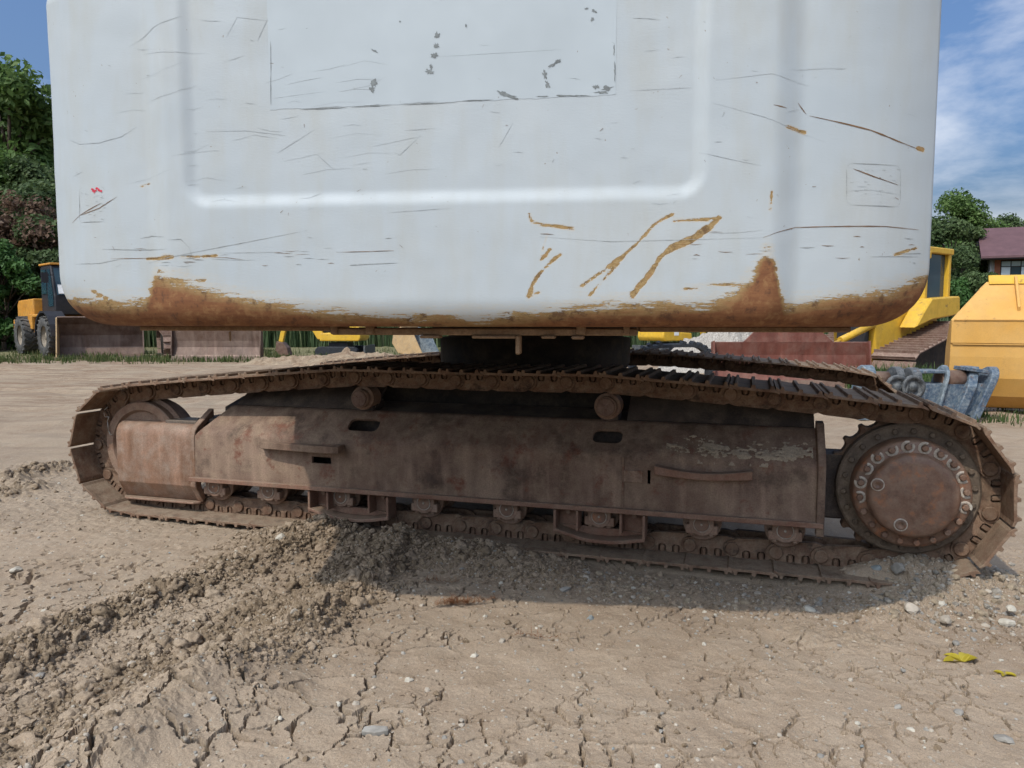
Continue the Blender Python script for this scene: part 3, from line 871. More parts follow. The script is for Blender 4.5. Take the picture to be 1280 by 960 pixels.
gd = mb.build('idler_guard', M['guard'], exc, trk(), bevel=.005, seg=2, autosmooth=40)
mb = MB(); mb.prism([(.094, .232), (.094, .565), (.103, .602), (.13, .632), (.20, .675), (.30, .735), (.30, .68), (.20, .63), (.15, .235), (.19, .14), (.16, .118)], .5015, .545, 'x'); mb.build('guard_end_plate', M['guard'], gd, trk(), bevel=.004)
mb = MB(); mb.prism([(-.10, .150), (-.06, .115), (.50, .115), (.53, .150), (.53, .20), (-.10, .20)], .108, .122, 'z'); mb.build('guard_lip', M['flange'], gd, trk(), bevel=.003)
mb = MB(); mb.prism([(.25, .64), (.50, .64), (.50, .66), (.25, .66)], .17, .34, 'y'); mb.build('yoke_block', M['bright_steel'], gd, trk(), bevel=.003)
mb = MB(); mb.box((.62, .36, .52), (.35, .24, .30)); mb.build('recoil_housing', M['frame_dark'], exc, trk(), bevel=.01)
# twisted wire hanging off a pin
mb = MB()
pw = [(-.255, .195, .73), (-.285, .185, .70), (-.270, .18, .66), (-.240, .185, .66), (-.255, .185, .63), (-.248, .185, .56), (-.235, .188, .53), (-.222, .186, .54)]
mb.tube(pw, .0032, 6); mb.build('wire', M['wire'], exc, trk())

# --- bottom rollers
def d_profile(r, top, n=14):
    P = [(r * 1.02, top)]
    for i in range(n + 1):
        a = -math.pi * i / n
        P.append((r * math.cos(a), r * math.sin(a)))
    P.append((-r * 1.02, top))
    return P
def roller(s, z):
    mb = MB()
    mb.lathe([(.05, .185), (.098, .185), (.104, .190), (.104, .200), (.085, .206), (.085, .255), (.078, .262), (.078, .338), (.085, .345), (.085, .394), (.104, .400), (.104, .415), (.05, .415)], 30, Matrix.Translation((s, 0, z)) @ ay)
    ro = mb.build('track_roller', M['roller'], exc, trk(), autosmooth=35)
    mb = MB(); mb.prism([(s + a, z + b) for a, b in d_profile(.066, .045)], .128, .186, 'y')
    for q in (-1, 1):
        mb.lathe([(.017, 0), (.017, .03)], 6, Matrix.Translation((s + q * .052, .150, z - .068)), smooth=False)
        mb.box((s + q * .060, .155, z - .030), (.05, .05, .05))
    mb.build('roller_collar', M['roller'], ro, trk(), bevel=.004)
    mb = MB(); mb.lathe([(.040, -.0), (.040, .004), (.036, .006)], 24, Matrix.Translation((s, .128, z)) @ Matrix.Rotation(R(90), 4, 'X')); mb.build('end_cap', M['drive'], ro, trk())
    mb = MB(); mb.lathe([(.0395, .0), (.0395, .0055), (.0435, .0055), (.0435, 0)], 24, Matrix.Translation((s, .1275, z)) @ Matrix.Rotation(R(90), 4, 'X'), caps=False); mb.build('cap_ring', M['pale_ring'], ro, trk())
    mb = MB(); mb.lathe([(.007, .0), (.007, .009), (.004, .012)], 10, Matrix.Translation((s, .1275, z)) @ Matrix.Rotation(R(90), 4, 'X')); mb.build('grease_plug', M['pale_ring'], ro, trk())
ROLL = [.659, 1.074, 1.60, 2.165, 2.690, 3.235, 3.795, 4.222]
for s in ROLL: roller(s, .236)
# --- track guards
def guard(s0, s1):
    c = (s0 + s1) / 2
    mb = MB()
    for e, d in ((s0, 1), (s1, -1)):
        mb.box((e + d * .008, .12, .205), (.016, .11, .135)); mb.box((e + d * .135, .12, .215), (.014, .10, .115))
        mb.box((e + d * .07, .168, .205), (.12, .012, .13))
    bot = [(s0, .150), (s0 + .12, .118), (c - .06, .102), (c + .06, .100), (s1 - .12, .108), (s1, .130)]
    up = [(x, z + .020) for x, z in bot[::-1]]
    mb.prism(bot + up, .060, .175, 'y')
    inner = [(x, z + .021) for x, z in bot] + [(s1 - .14, .165), (s0 + .14, .172)]
    mb.prism(inner, .150, .164, 'y')
    g = mb.build('track_guard', M['flange'], exc, trk(), bevel=.003)
    mb = MB()
    for e, d in ((s0, 1), (s1, -1)):
        mb.lathe([(.014, 0), (.014, .016)], 6, Matrix.Translation((e + d * .07, .150, .250)) @ Matrix.Rotation(R(90), 4, 'X'), smooth=False)
    mb.build('guard_bolt', M['roller'], g, trk())
guard(1.405, 1.960)
guard(2.985, 3.500)
# --- carrier rollers
for s in (1.70, 3.253):
    mb = MB(); mb.lathe([(.020, .205), (.055, .205), (.060, .212), (.060, .245), (.076, .252), (.076, .355), (.03, .36), (.03, .46)], 26, Matrix.Translation((s, 0, .846)) @ ay)
    cr_ = mb.build('carrier_roller', M['roller'], exc, trk(), autosmooth=35)
    mb = MB(); mb.lathe([(.052, 0), (.052, .006), (.046, .009)], 24, Matrix.Translation((s, .205, .846)) @ Matrix.Rotation(R(90), 4, 'X')); mb.build('cap', M['pin_rust'], cr_, trk())
    mb = MB()
    for a in (90, 210, 330):
        d = Matrix.Translation((s, .194, .846)) @ Matrix.Rotation(R(a), 4, 'Y')
        vs = [d @ Vector(p) for p in ((.008, 0, -.006), (.044, 0, -.006), (.044, 0, .006), (.008, 0, .006), (.008, .004, -.008), (.044, .004, -.008), (.044, .004, .008), (.008, .004, .008))]
        mb.add(vs, [(0, 1, 2, 3), (0, 4, 5, 1), (1, 5, 6, 2), (2, 6, 7, 3), (3, 7, 4, 0)])
    mb.build('cap_rib', M['pin_rust'], cr_, trk())
    mb = MB(); mb.box((s + .005, .36, .775), (.10, .16, .10)); mb.build('bracket', M['frame_dark'], cr_, trk(), bevel=.006)

# --- sprocket and final drive
mb = MB()
P = []
NT = 23
for i in range(NT):
    for da, r in ((-.36, .345), (-.20, .352), (-.10, .374), (.10, .374), (.20, .352), (.36, .345)):
        a = 2 * math.pi * (i + da) / NT
        P.append((SPR[0] + r * math.cos(a), SPR[1] + r * math.sin(a)))
mb.prism(P, .262, .338, 'y')
spk = mb.build('sprocket', M['link'], exc, trk(), bevel=.004)
mb = MB(); mb.lathe([(.15, .185), (.325, .185), (.335, .195), (.335, .2615), (.15, .2615)], 48, Matrix.Translation((SPR[0], 0, SPR[1])) @ ay); mb.build('sprocket_hub', M['drive_ring'], spk, trk(), autosmooth=35)
for i in range(22):
    a = 2 * math.pi * (i + .3) / 22
    mb = MB(); mb.lathe([(.015, 0), (.015, .012), (.012, .015)], 6, Matrix.Translation((SPR[0] + .300 * math.cos(a), .1845, SPR[1] + .300 * math.sin(a))) @ Matrix.Rotation(R(90), 4, 'X'), smooth=False)
    mb.build('hub_bolt', M['drive_ring'], spk, trk())
mb = MB()
mb.lathe([(.27, .186), (.272, .145), (.268, .085), (.262, .070), (.245, .064), (.212, .062), (.208, .058), (.206, .030), (.200, .016), (.186, .008), (.160, .005), (.001, .004)], 64, Matrix.Translation((SPR[0], 0, SPR[1])) @ ay, caps=False)
fd = mb.build('final_drive_cover', M['drive'], exc, trk(), autosmooth=50)
for i in range(20):
    a = 2 * math.pi * (i + .37) / 20
    bx_, bz_ = SPR[0] + .238 * math.cos(a), SPR[1] + .238 * math.sin(a)
    mb = MB(); mb.lathe([(.0165, 0), (.0165, .014), (.013, .017)], 6, Matrix.Translation((bx_, .0635, bz_)) @ Matrix.Rotation(R(90), 4, 'X') @ Matrix.Rotation(random.random(), 4, 'Z'), smooth=False)
    bo = mb.build('cover_bolt', M['drive'], fd, trk())
    up = math.sin(a) > -.35
    if up:
        a0 = random.uniform(-3.5, 5.0)
        mb = MB(); mb.lathe([(.0168, .001), (.0168, .0034), (.0300, .0034), (.0315, .001)], 22, Matrix.Translation((bx_, .0635, bz_)) @ Matrix.Rotation(R(90), 4, 'X'), caps=False, a0=a + 1.1 - a0 * .3, a1=a + 5.2)
        mb.build('rubbed_ring', M['pale_ring'], fd, trk())
for dx, dz in ((-.165, .052), (-.055, -.140)):
    mb = MB(); mb.lathe([(.026, 0), (.026, .006), (.022, .008), (.012, .008), (.010, .004), (.001, .004)], 20, Matrix.Translation((SPR[0] + dx, .0065, SPR[1] + dz)) @ Matrix.Rotation(R(90), 4, 'X'), caps=False); mb.build('drain_plug', M['drive'], fd, trk())
    mb = MB(); mb.lathe([(.025, .003), (.027, .0075), (.031, .0065), (.032, 0)], 22, Matrix.Translation((SPR[0] + dx, .0065, SPR[1] + dz)) @ Matrix.Rotation(R(90), 4, 'X'), caps=False); mb.build('plug_ring', M['pale_ring'], fd, trk())
mb = MB(); mb.box((4.42, .36, .46), (.24, .22, .34)); mb.build('motor_bracket', M['frame_dark'], exc, trk(), bevel=.01)

# ================================================================== EXCAVATOR (upper)
CWF = frame(-0.188, 2.62, 0, R(-7))
_ca = (math.cos(R(-7)), math.sin(R(-7)))
def cwp(u, v, back=0.0):
    """photo pixel to (x, z) on the counterweight's rear face"""
    d = ray(u, v)
    bx, by = -_ca[1], _ca[0]
    k = (-0.2 * bx + 2.62 * by + back) / (d.x * bx + d.y * by)
    px, py, pz = d.x * k, d.y * k, CAM_H + d.z * k
    return (px + 0.2) * _ca[0] + (py - 2.62) * _ca[1], pz
def cw_surface(x, z):
    ax = np.abs(x)
    y = 0.030 * sstep(1.02, 1.13, ax)
    y = y + 0.13 * (np.clip(ax - 1.13, 0, None) / 0.455) ** 2.4
    dx = np.abs(x + 0.075) - (0.875 - 0.07); dz = np.abs(z - 2.16) - (0.405 - 0.07)
    sd = np.hypot(np.maximum(dx, 0), np.maximum(dz, 0)) + np.minimum(np.maximum(dx, dz), 0) - 0.07
    y = y + 0.014 * sstep(0.028, -0.028, sd)
    y = y + 0.0024 * fbm(x * 1.7, z * 1.7, 3, 70) + 0.0009 * fbm(x * 8, z * 8, 2, 71)
    return y
WHX = 1.592; ZB = 1.318; ZT = 2.58
fx = np.linspace(-1.566, 1.566, 400)
cols_x = np.concatenate([[-WHX] * 5, [-1.590, -1.582], fx, [1.582, 1.590], [WHX] * 5])
cols_side = np.concatenate([[.78, .6, .45, .36, .31], [.222, .186], np.zeros(400), [.186, .222], [.31, .36, .45, .6, .78]])
ph = np.radians(np.linspace(90, 0, 15))
rows = [(ZB + .11 * (1 - math.sin(p)), .11 * (1 - math.cos(p)), .20 * (1 - math.cos(p)) ** 1.0) for p in np.radians(np.linspace(90, 2, 14))]
rows = []
for p in np.radians(np.linspace(0, 90, 26)):
    rows.append((ZB + .20 * (1 - math.cos(p)), .075 * (1 - math.sqrt(max(0, 1 - max(0, 1 - 2.0 * (1 - math.cos(p))) ** 2))), .19 * (1 - math.sin(p))))
for z in np.arange(ZB + .208, ZT - .08, .008): rows.append((z, 0, .0))
for p in np.radians(np.linspace(0, 90, 8)): rows.append((ZT - .08 * (1 - math.sin(p)), .08 * (1 - math.cos(p)), .08 * (1 - math.cos(p))))
pts = []
for z, ib, iw in rows:
    xx = cols_x - np.sign(cols_x) * iw * sstep(.85, 1.575, np.abs(cols_x))
    ys = np.where(cols_side > 0, cols_side, cw_surface(cols_x, np.full_like(cols_x, z)))
    ys = np.where(cols_side > .3, ys, ys + ib)
    pts.append(np.stack([xx, np.minimum(ys, .78), np.full_like(xx, z)], 1))
nc = len(cols_x)
for row, pos in ((0, 0), (-1, len(pts))):
    r = pts[row].copy(); r[:, 1] = np.maximum(r[:, 1], .78); 
    if pos == 0: pts.insert(0, r)
    else: pts.append(r)
co = np.concatenate(pts); nr = len(pts)
i = np.arange(nr * nc).reshape(nr, nc)
q = np.stack([i[:-1, :-1], i[:-1, 1:], i[1:, 1:], i[1:, :-1]], -1).reshape(-1, 4)
# --- wear painted by what scraped it: bottom band and broad scrape marks, as a field on the mesh
band_px = [(60, 372), (85, 376), (120, 378), (172, 376), (184, 343), (200, 346), (240, 358), (300, 372), (350, 380), (400, 388), (520, 397), (600, 397), (660, 393), (700, 386), (760, 381), (880, 378), (915, 366), (936, 345), (952, 312), (962, 318), (972, 362), (980, 382), (1020, 374), (1060, 366), (1120, 362), (1150, 352), (1175, 340)]
bp = np.array([cwp(u, v) for u, v in band_px])
X, Z = co[:, 0], co[:, 2]
zl = np.interp(X, bp[:, 0], bp[:, 1])
wear = 0.5 + (zl - Z) / 0.11 + 0.05 * fbm(X * 3, Z * 30, 2, 72)
def stroke(px, w):
    pl = [cwp(u, v) for u, v in px]
    d, f, s = seg_dist(X, Z, pl)
    ww = w * 0.5 * 0.0027
    return 0.52 - (d - ww * (0.75 + 0.45 * fbm(X * 14 + w, Z * 14, 2, 77))) / 0.011
marks = [([(838, 276), (866, 275), (896, 272)], 4.5), ([(894, 272), (880, 287), (858, 300), (838, 308), (822, 320), (812, 336), (800, 352), (787, 368)], 9), ([(866, 294), (878, 285)], 8),
         ([(836, 268), (815, 279), (793, 303), (775, 319), (757, 333), (722, 358)], 4.5), ([(779, 316), (768, 330), (752, 347), (732, 370)], 3),
         ([(657, 268), (660, 277), (674, 281), (712, 286)], 3.5), ([(697, 317), (684, 328), (670, 342), (661, 356), (656, 372)], 5), ([(683, 312), (671, 326)], 5), ([(658, 369), (669, 366)], 4),
         ([(174, 322), (190, 323), (212, 321)], 7), ([(222, 321), (240, 321), (266, 320)], 4), ([(980, 157), (1004, 163)], 5), ([(1125, 316), (1160, 306)], 4), ([(165, 231), (178, 228)], 3),
         ([(95, 362), (118, 372), (140, 384)], 4), ([(680, 292), (672, 318)], 0.5), ([(1160, 176), (1168, 177)], 6), ([(190, 338), (232, 340)], 3), ([(205, 352), (252, 351)], 4), ([(850, 360), (960, 352)], 3), ([(960, 240), (958, 262)], 2.5)]
for px, w in marks: wear = np.maximum(wear, stroke(px, w))
deep = (zl - Z) / 0.09
me = np_mesh('counterweight', co, q, None, {'wear': np.clip(wear, -2, 2), 'deep': np.clip(deep, -2, 2)})
def cw_material():
    m, nt, b = new_mat('scraped white paint')
    tc = nd(nt, 'ShaderNodeTexCoord'); v = tc.outputs['Object']
    def attr(k):
        a = nd(nt, 'ShaderNodeAttribute'); a.attribute_name = k; return a.outputs['Fac']
    def mp(sc):
        n = nd(nt, 'ShaderNodeMapping'); n.inputs['Scale'].default_value = sc; nt.links.new(v, n.inputs['Vector']); return n.outputs[0]
    n1 = noise_node(nt, v, 1.6, 3, 0.6)
    n2 = noise_node(nt, mp((1, 1, 0.25)), 9, 4, 0.62)
    paint = ramp(nt, n1, [(0.3, (0.372, 0.410, 0.432)), (0.55, (0.395, 0.428, 0.443)), (0.75, (0.415, 0.440, 0.445))])
    paint = mixc(nt, ramp(nt, n2, [(0.44, 0.0), (0.78, 0.45)]), paint, (0.36, 0.35, 0.30))
    # fine horizontal scuffs
    n3 = noise_node(nt, mp((1.2, 1, 26)), 7, 4, 0.62)
    n3m = noise_node(nt, v, 3.3, 4, 0.6)
    scuff = math_n(nt, 'MULTIPLY', ramp(nt, n3, [(0.66, 0.0), (0.71, 0.5)]), ramp(nt, n3m, [(0.5, 0.0), (0.65, 1.0)]))
    paint = mixc(nt, scuff, paint, (0.40, 0.385, 0.35))
    # chips
    n6 = noise_node(nt, v, 60, 3, 0.55)
    n6m = noise_node(nt, mp((1, 1, 1.8)), 4.2, 4, 0.6)
    chip = math_n(nt, 'MULTIPLY', ramp(nt, n6, [(0.700, 0.0), (0.715, 1.0)]), ramp(nt, n6m, [(0.52, 0.0), (0.6, 1.0)]))
    paint = mixc(nt, math_n(nt, 'MULTIPLY', chip, 0.8), paint, (0.20, 0.155, 0.10))
    # worn-through band and scrape marks
    n4 = noise_node(nt, mp((1.0, 1, 9.0)), 6.5, 5, 0.66)
    n5 = noise_node(nt, mp((1.0, 1, 3.0)), 60, 3, 0.7)
    nn = math_n(nt, 'ADD', math_n(nt, 'MULTIPLY', math_n(nt, 'SUBTRACT', n4, 0.5), 1.25), math_n(nt, 'MULTIPLY', math_n(nt, 'SUBTRACT', n5, 0.5), 0.55))
    wv = math_n(nt, 'ADD', attr('wear'), nn)
    mask = ramp(nt, wv, [(0.47, 0.0), (0.56, 1.0)])
    ochre = mixc(nt, ramp(nt, n5, [(0.35, 0.0), (0.65, 1.0)]), (0.20, 0.120, 0.040), (0.36, 0.25, 0.115))
    brown = mixc(nt, ramp(nt, n4, [(0.3, 0.0), (0.7, 1.0)]), (0.135, 0.048, 0.018), (0.225, 0.098, 0.038))
    dv = math_n(nt, 'ADD', attr('deep'), math_n(nt, 'MULTIPLY', nn, 0.8))
    rust = mixc(nt, ramp(nt, dv, [(0.10, 0.0), (0.50, 1.0)]), ochre, brown)
    n7 = noise_node(nt, v, 26, 4, 0.7)
    rust = mixc(nt, ramp(nt, n7, [(0.52, 0.0), (0.66, 0.65)]), rust, (0.28, 0.150, 0.062))
    rust = mixc(nt, ramp(nt, n7, [(0.34, 0.7), (0.46, 0.0)]), rust, (0.070, 0.030, 0.016))
    # dusty wash just above the band
    wash = math_n(nt, 'MULTIPLY', ramp(nt, wv, [(0.05, 0.0), (0.5, 0.55)]), ramp(nt, n5, [(0.3, 0.3), (0.6, 1.0)]))
    paint = mixc(nt, wash, paint, (0.46, 0.39, 0.29))
    col = mixc(nt, mask, paint, rust)
    nt.links.new(col, b.inputs['Base Color'])
    nt.links.new(mixc(nt, mask, ramp(nt, n2, [(0.3, 0.45), (0.7, 0.65)]), (0.8, 0.8, 0.8)), b.inputs['Roughness'])
    b.inputs['Specular IOR Level'].default_value = 0.4
    hb = math_n(nt, 'SUBTRACT', math_n(nt, 'MULTIPLY', n5, 0.25), math_n(nt, 'MULTIPLY', mask, 0.6))
    bump(nt, b, hb, 0.5, 0.003)
    return m
M['cw'] = cw_material()
me.materials.clear(); me.materials.append(M['cw'])
cw = mesh_obj('counterweight', me, exc, CWF)
cw['label'] = 'huge white counterweight with brown scraped lower edge'

# thin scratches, old sticker outlines and peeled decal edges: hair-thin ribbons following the face
def ribbon(mb, pl, w):
    pl = [np.array(p, float) for p in pl]
    out = []
    for a, b in zip(pl[:-1], pl[1:]):
        n = max(1, int(np.hypot(*(b - a)) / .02))
        out += [a + (b - a) * k / n for k in range(n)]
    out.append(pl[-1]); out = np.array(out)
    t = np.gradient(out, axis=0) if len(out) > 2 else np.repeat((out[-1:] - out[:1]), len(out), 0)
    nrm = np.stack([-t[:, 1], t[:, 0]], 1); nrm /= np.linalg.norm(nrm, axis=1, keepdims=True) + 1e-9
    prof_w = np.sin(np.linspace(.25, math.pi - .25, len(out))) * (0.6 + .8 * np.random.RandomState(len(out)).rand(len(out)))
    A = out + nrm * (w / 2 * prof_w)[:, None]; B = out - nrm * (w / 2 * prof_w)[:, None]
    ok = (out[:, 1] > ZB + .21) & (np.abs(out[:, 0]) < 1.54)
    for k in range(len(out) - 1):
        if not (ok[k] and ok[k + 1]): continue
        vs = []
        for p in (A[k], B[k], B[k + 1], A[k + 1]):
            y = float(cw_surface(np.array([p[0]]), np.array([p[1]]))[0]) - .0012
            vs.append((p[0], y, p[1]))
        mb.add(vs, [(0, 1, 2, 3)])
rs = np.random.RandomState(4)
dark = MB(); brown = MB(); grey = MB(); faint = MB()
P_ = lambda px: [cwp(u, v) for u, v in px]
for px, w in [([(949, 297), (968, 290), (992, 283), (1060, 281), (1110, 280), (1162, 282)], 2.2), ([(1010, 142), (1050, 150), (1090, 158), (1130, 170), (1160, 177)], 3.2), ([(995, 126), (1006, 140)], 2.0),
              ([(962, 131), (980, 134)], 2), ([(62, 168), (80, 175), (110, 175), (140, 168), (160, 156)], 1.6), ([(150, 55), (185, 33), (222, 20)], 1.3), ([(112, 252), (92, 260), (78, 266), (64, 275)], 2.0), ([(80, 266), (110, 258), (135, 244)], 2.6),
              ([(68, 215), (85, 210)], 1.0), ([(205, 300), (222, 299), (232, 309), (236, 320)], 1.5), ([(232, 325), (234, 343)], 1.6), ([(165, 297), (180, 294), (200, 296)], 1.6), ([(176, 328), (260, 311), (380, 288)], 1.2),
              ([(70, 328), (110, 328), (150, 321)], 1.2), ([(80, 348), (105, 345), (140, 330)], 1.2), ([(277, 285), (278, 292)], 1.5), ([(1067, 208), (1095, 217), (1130, 226)], 2.5), ([(1058, 236), (1090, 234), (1132, 238)], 1.0),
              ([(670, 296), (760, 302), (950, 297)], 0.9), ([(980, 352), (1030, 354), (1070, 362), (1100, 360)], 2.6), ([(985, 346), (1040, 351)], 1.6), ([(1060, 352), (1080, 350), (1110, 356), (1148, 352)], 2.2), ([(1090, 340), (1098, 343)], 3), ([(1076, 340), (1077, 352)], 3),
              ([(250, 163), (300, 162), (350, 168)], 1.2), ([(340, 190), (388, 160)], 1.2), ([(488, 190), (494, 193), (520, 168)], 1.3), ([(390, 192), (410, 210)], 1.2), ([(500, 162), (540, 159)], 1.0), ([(618, 183), (636, 152)], 1.0), ([(480, 266), (560, 260)], 1.0),
              ([(276, 46), (290, 20), (330, 24)], 1.2), ([(245, 24), (270, 25)], 1), ([(315, 50), (328, 22)], 1.2), ([(530, 70), (700, 60)], .6), ([(890, 100), (960, 92), (1010, 104)], 1.0), ([(885, 128), (950, 146), (1030, 175)], .9), ([(780, 112), (860, 108)], .9)]:
    ribbon((faint if min(q_[1] for q_ in px) < 270 else dark) if w < 2.0 else brown, P_(px), w * .0013)
for k in range(210):
    r = rs.rand()
    if r < .38: u, v = rs.uniform(100, 420), rs.uniform(310, 385)
    elif r < .72: u, v = rs.uniform(840, 1160), rs.uniform(290, 372)
    elif r < .85: u, v = rs.uniform(420, 840), rs.uniform(330, 385)
    else: u, v = rs.uniform(80, 1160), rs.uniform(20, 300)
    L = rs.uniform(4, 22) if rs.rand() < .8 else rs.uniform(30, 90)
    sl_ = rs.normal(0, .03) + (.0 if v > 280 else rs.normal(0, .12))
    ribbon(brown if rs.rand() < .45 and v > 280 else (dark if v > 280 else faint), P_([(u, v), (u + L * .5, v + L * .5 * sl_ + rs.normal(0, .5)), (u + L, v + L * sl_)]), rs.uniform(.7, 2.0) * .0013 * (1 if v > 280 else .6))
for k in range(34):
    u, v = rs.uniform(120, 480), rs.uniform(60, 270); L = rs.uniform(15, 70)
    ribbon(faint, P_([(u, v), (u + L * .5, v - L * .10 + rs.normal(0, 1.2)), (u + L, v - L * rs.uniform(.0, .35))]), rs.uniform(.4, .9) * .0014)
for k in range(60):
    u, v = rs.uniform(90, 1150), rs.uniform(20, 360); L = rs.uniform(2, 6); a = rs.uniform(0, 6.3)
    ribbon(brown if rs.rand() < .5 else dark, P_([(u, v), (u + L * math.cos(a), v + L * math.sin(a))]), rs.uniform(1.2, 3) * .0022)
def rounded(u0, v0, u1, v1, r, jag=0):
    out = []
    for cu, cv, a0 in ((u1 - r, v0 + r, -90), (u1 - r, v1 - r, 0), (u0 + r, v1 - r, 90), (u0 + r, v0 + r, 180)):
        for a in range(a0, a0 + 91, 30): out.append((cu + r * math.cos(R(a)), cv + r * math.sin(R(a))))
    return out + out[:1]
for rr in (rounded(78, 231, 117, 275, 4), rounded(1058, 201, 1133, 254, 8)):
    for k in range(len(rr) - 1):
        if rs.rand() < .85: ribbon(dark, P_([rr[k], rr[k + 1]]), .0022)
for k in range(46):
    u, v = (rs.uniform(1062, 1130), rs.uniform(204, 252)) if k % 2 else (rs.uniform(80, 116), rs.uniform(234, 274))
    ribbon(dark, P_([(u, v), (u + rs.uniform(2, 6), v + rs.normal(0, .8))]), rs.uniform(1.5, 3) * .0018)
M['scr_dark'] = plain('bare scratch', (0.275, 0.29, 0.285), 0.8, 0, 0.35, 40)
M['scr_brown'] = plain('rusty scratch', (0.155, 0.085, 0.040), 0.85, 0, 0.4, 40)
M['scr_grey'] = plain('peeled decal glue', (0.17, 0.185, 0.185), 0.8, 0, 0.3, 40)
M['decal'] = None
M['scr_faint'] = plain('faint scuff', (0.31, 0.335, 0.345), 0.7, 0, 0.3, 30)
fk = faint.build('faint_scuffs', M['scr_faint'], cw, CWF, recalc=False); fk['kind'] = 'stuff'
dk = dark.build('fine_scratches', M['scr_dark'], cw, CWF, recalc=False); dk['kind'] = 'stuff'
bk = brown.build('rusty_scratches', M['scr_brown'], cw, CWF, recalc=False); bk['kind'] = 'stuff'
# big pale decal panel with torn edges
def patch(poly, off, name, mat, jag=.0):
    mb = MB()
    pl = P_(poly)
    vs = [(x, float(cw_surface(np.array([x]), np.array([z]))[0]) - off, z) for x, z in pl]
    mb.add(vs, [tuple(range(len(vs)))])
    return mb.build(name, mat, cw, CWF, recalc=False)
mb = MB()
x0, z0 = cwp(331, 136); x1, z1 = cwp(765, 117)
gx_ = np.linspace(x0, x1, 60)
vs = []; 
for k in range(14):
    t = k / 13
    for x in gx_:
        lo = z0 + (z1 - z0) * (x - x0) / (x1 - x0) + .0015 * math.sin(x * 40) + .001 * math.sin(x * 133)
        z = lo + (2.50 - lo) * t
        vs.append((x, float(cw_surface(np.array([x]), np.array([z]))[0]) - .0008, z))
mb.add(vs, [(k * 60 + j, k * 60 + j + 1, (k + 1) * 60 + j + 1, (k + 1) * 60 + j) for k in range(13) for j in range(59)], True)
M['decal'] = plain('faded decal film', (0.390, 0.430, 0.450), 0.42, 0, 0.05, 3, 0.4, 0.0)
dec = mb.build('decal_panel', M['decal'], cw, CWF, recalc=False)
grey = MB()
def flake(mb, u, v, w, h, ang=0, seed=0):
    r_ = np.random.RandomState(seed)
    n = 19; pl = []
    for k in range(n):
        a = 2 * math.pi * k / n; rr = .35 + .85 * r_.rand()
        du, dv = w / 2 * rr * math.cos(a), h / 2 * rr * math.sin(a)
        pl.append(cwp(u + du * math.cos(ang) - dv * math.sin(ang), v + du * math.sin(ang) + dv * math.cos(ang)))
    mb.add([(x, float(cw_surface(np.array([x]), np.array([z]))[0]) - .0017, z) for x, z in pl], [tuple(range(n))])
for k, (u, v, w, h, a) in enumerate([(541, 42, 7, 10, .2), (540, 56, 9, 10, 0), (537, 68, 11, 9, .2), (533, 82, 6, 8, 0), (531, 88, 12, 7, 0), (577, 30, 3, 5, 0), (461, 103, 9, 12, .2), (459, 110, 8, 9, 0), (629, 118, 26, 6, .25), (622, 115, 14, 6, .2),
                                     (676, 92, 6, 14, -.2), (680, 104, 7, 12, -.3), (688, 78, 22, 4, -.6), (692, 75, 10, 5, -.5), (740, 107, 10, 6, 0), (755, 109, 16, 9, -.3), (748, 114, 20, 5, 0), (764, 88, 2.5, 28, 0), (763, 60, 2, 16, 0), (736, 22, 5, 7, 0), (738, 12, 8, 4, .3), (728, 9, 6, 3, 0), (494, 25, 3, 3, 0), (462, 62, 10, 2.5, .4), (700, 118, 30, 2, 0), (720, 118, 26, 2, 0), (672, 119, 20, 1.6, 0),
                                     (400, 134, 60, 1.4, -.04), (460, 131, 50, 1.6, -.04), (530, 128, 70, 1.2, -.04), (590, 124, 50, 1.2, -.04), (332, 70, 1.0, 60, 0), (332, 110, 1.0, 40, 0)]):
    flake(grey, u, v, w, h, a, k)
gk = grey.build('peeled_flakes', M['scr_grey'], cw, CWF, recalc=False); gk['kind'] = 'stuff'
M['red_mark'] = plain('red sticker remains', (0.55, 0.03, 0.06), 0.6, 0, 0.2, 60)
mb = MB()
for k in range(9): flake(mb, 99 + k * 1.7, 235 + rs.normal(0, 1.6), 4, 3.2, 0, 70 + k)
mb.build('red_sticker_scrap', M['red_mark'], cw, CWF, recalc=False)

# bars and lugs bolted under the counterweight
def cwbar(u0, u1, z0, z1, y0, y1, name='under_bar', mat='ply'):
    a = cwp(u0, 405, y0)[0]; b = cwp(u1, 405, y0)[0]
    mb = MB(); mb.box(((a + b) / 2, (y0 + y1) / 2, (z0 + z1) / 2), (b - a, y1 - y0, z1 - z0)); return mb.build(name, M[mat], cw, CWF, bevel=.004)
cwbar(410, 793, 1.287, 1.312, .135, .30); cwbar(795, 1060, 1.298, 1.3175, .24, .5); cwbar(170, 409, 1.300, 1.3175, .20, .42)
for u0, u1, z0, z1 in ((408, 416, 1.290, 1.330), (452, 462, 1.29, 1.32), (716, 728, 1.29, 1.328), (775, 783, 1.29, 1.332), (585, 640, 1.276, 1.2865), (520, 545, 1.276, 1.2865), (672, 690, 1.276, 1.2865), (710, 726, 1.274, 1.2865), (640, 646, 1.22, 1.2865)):
    cwbar(u0, u1, z0, z1, .118, .175, 'under_lug')
cwbar(281, 284, 1.262, 1.300, .150, .158, 'under_hook')
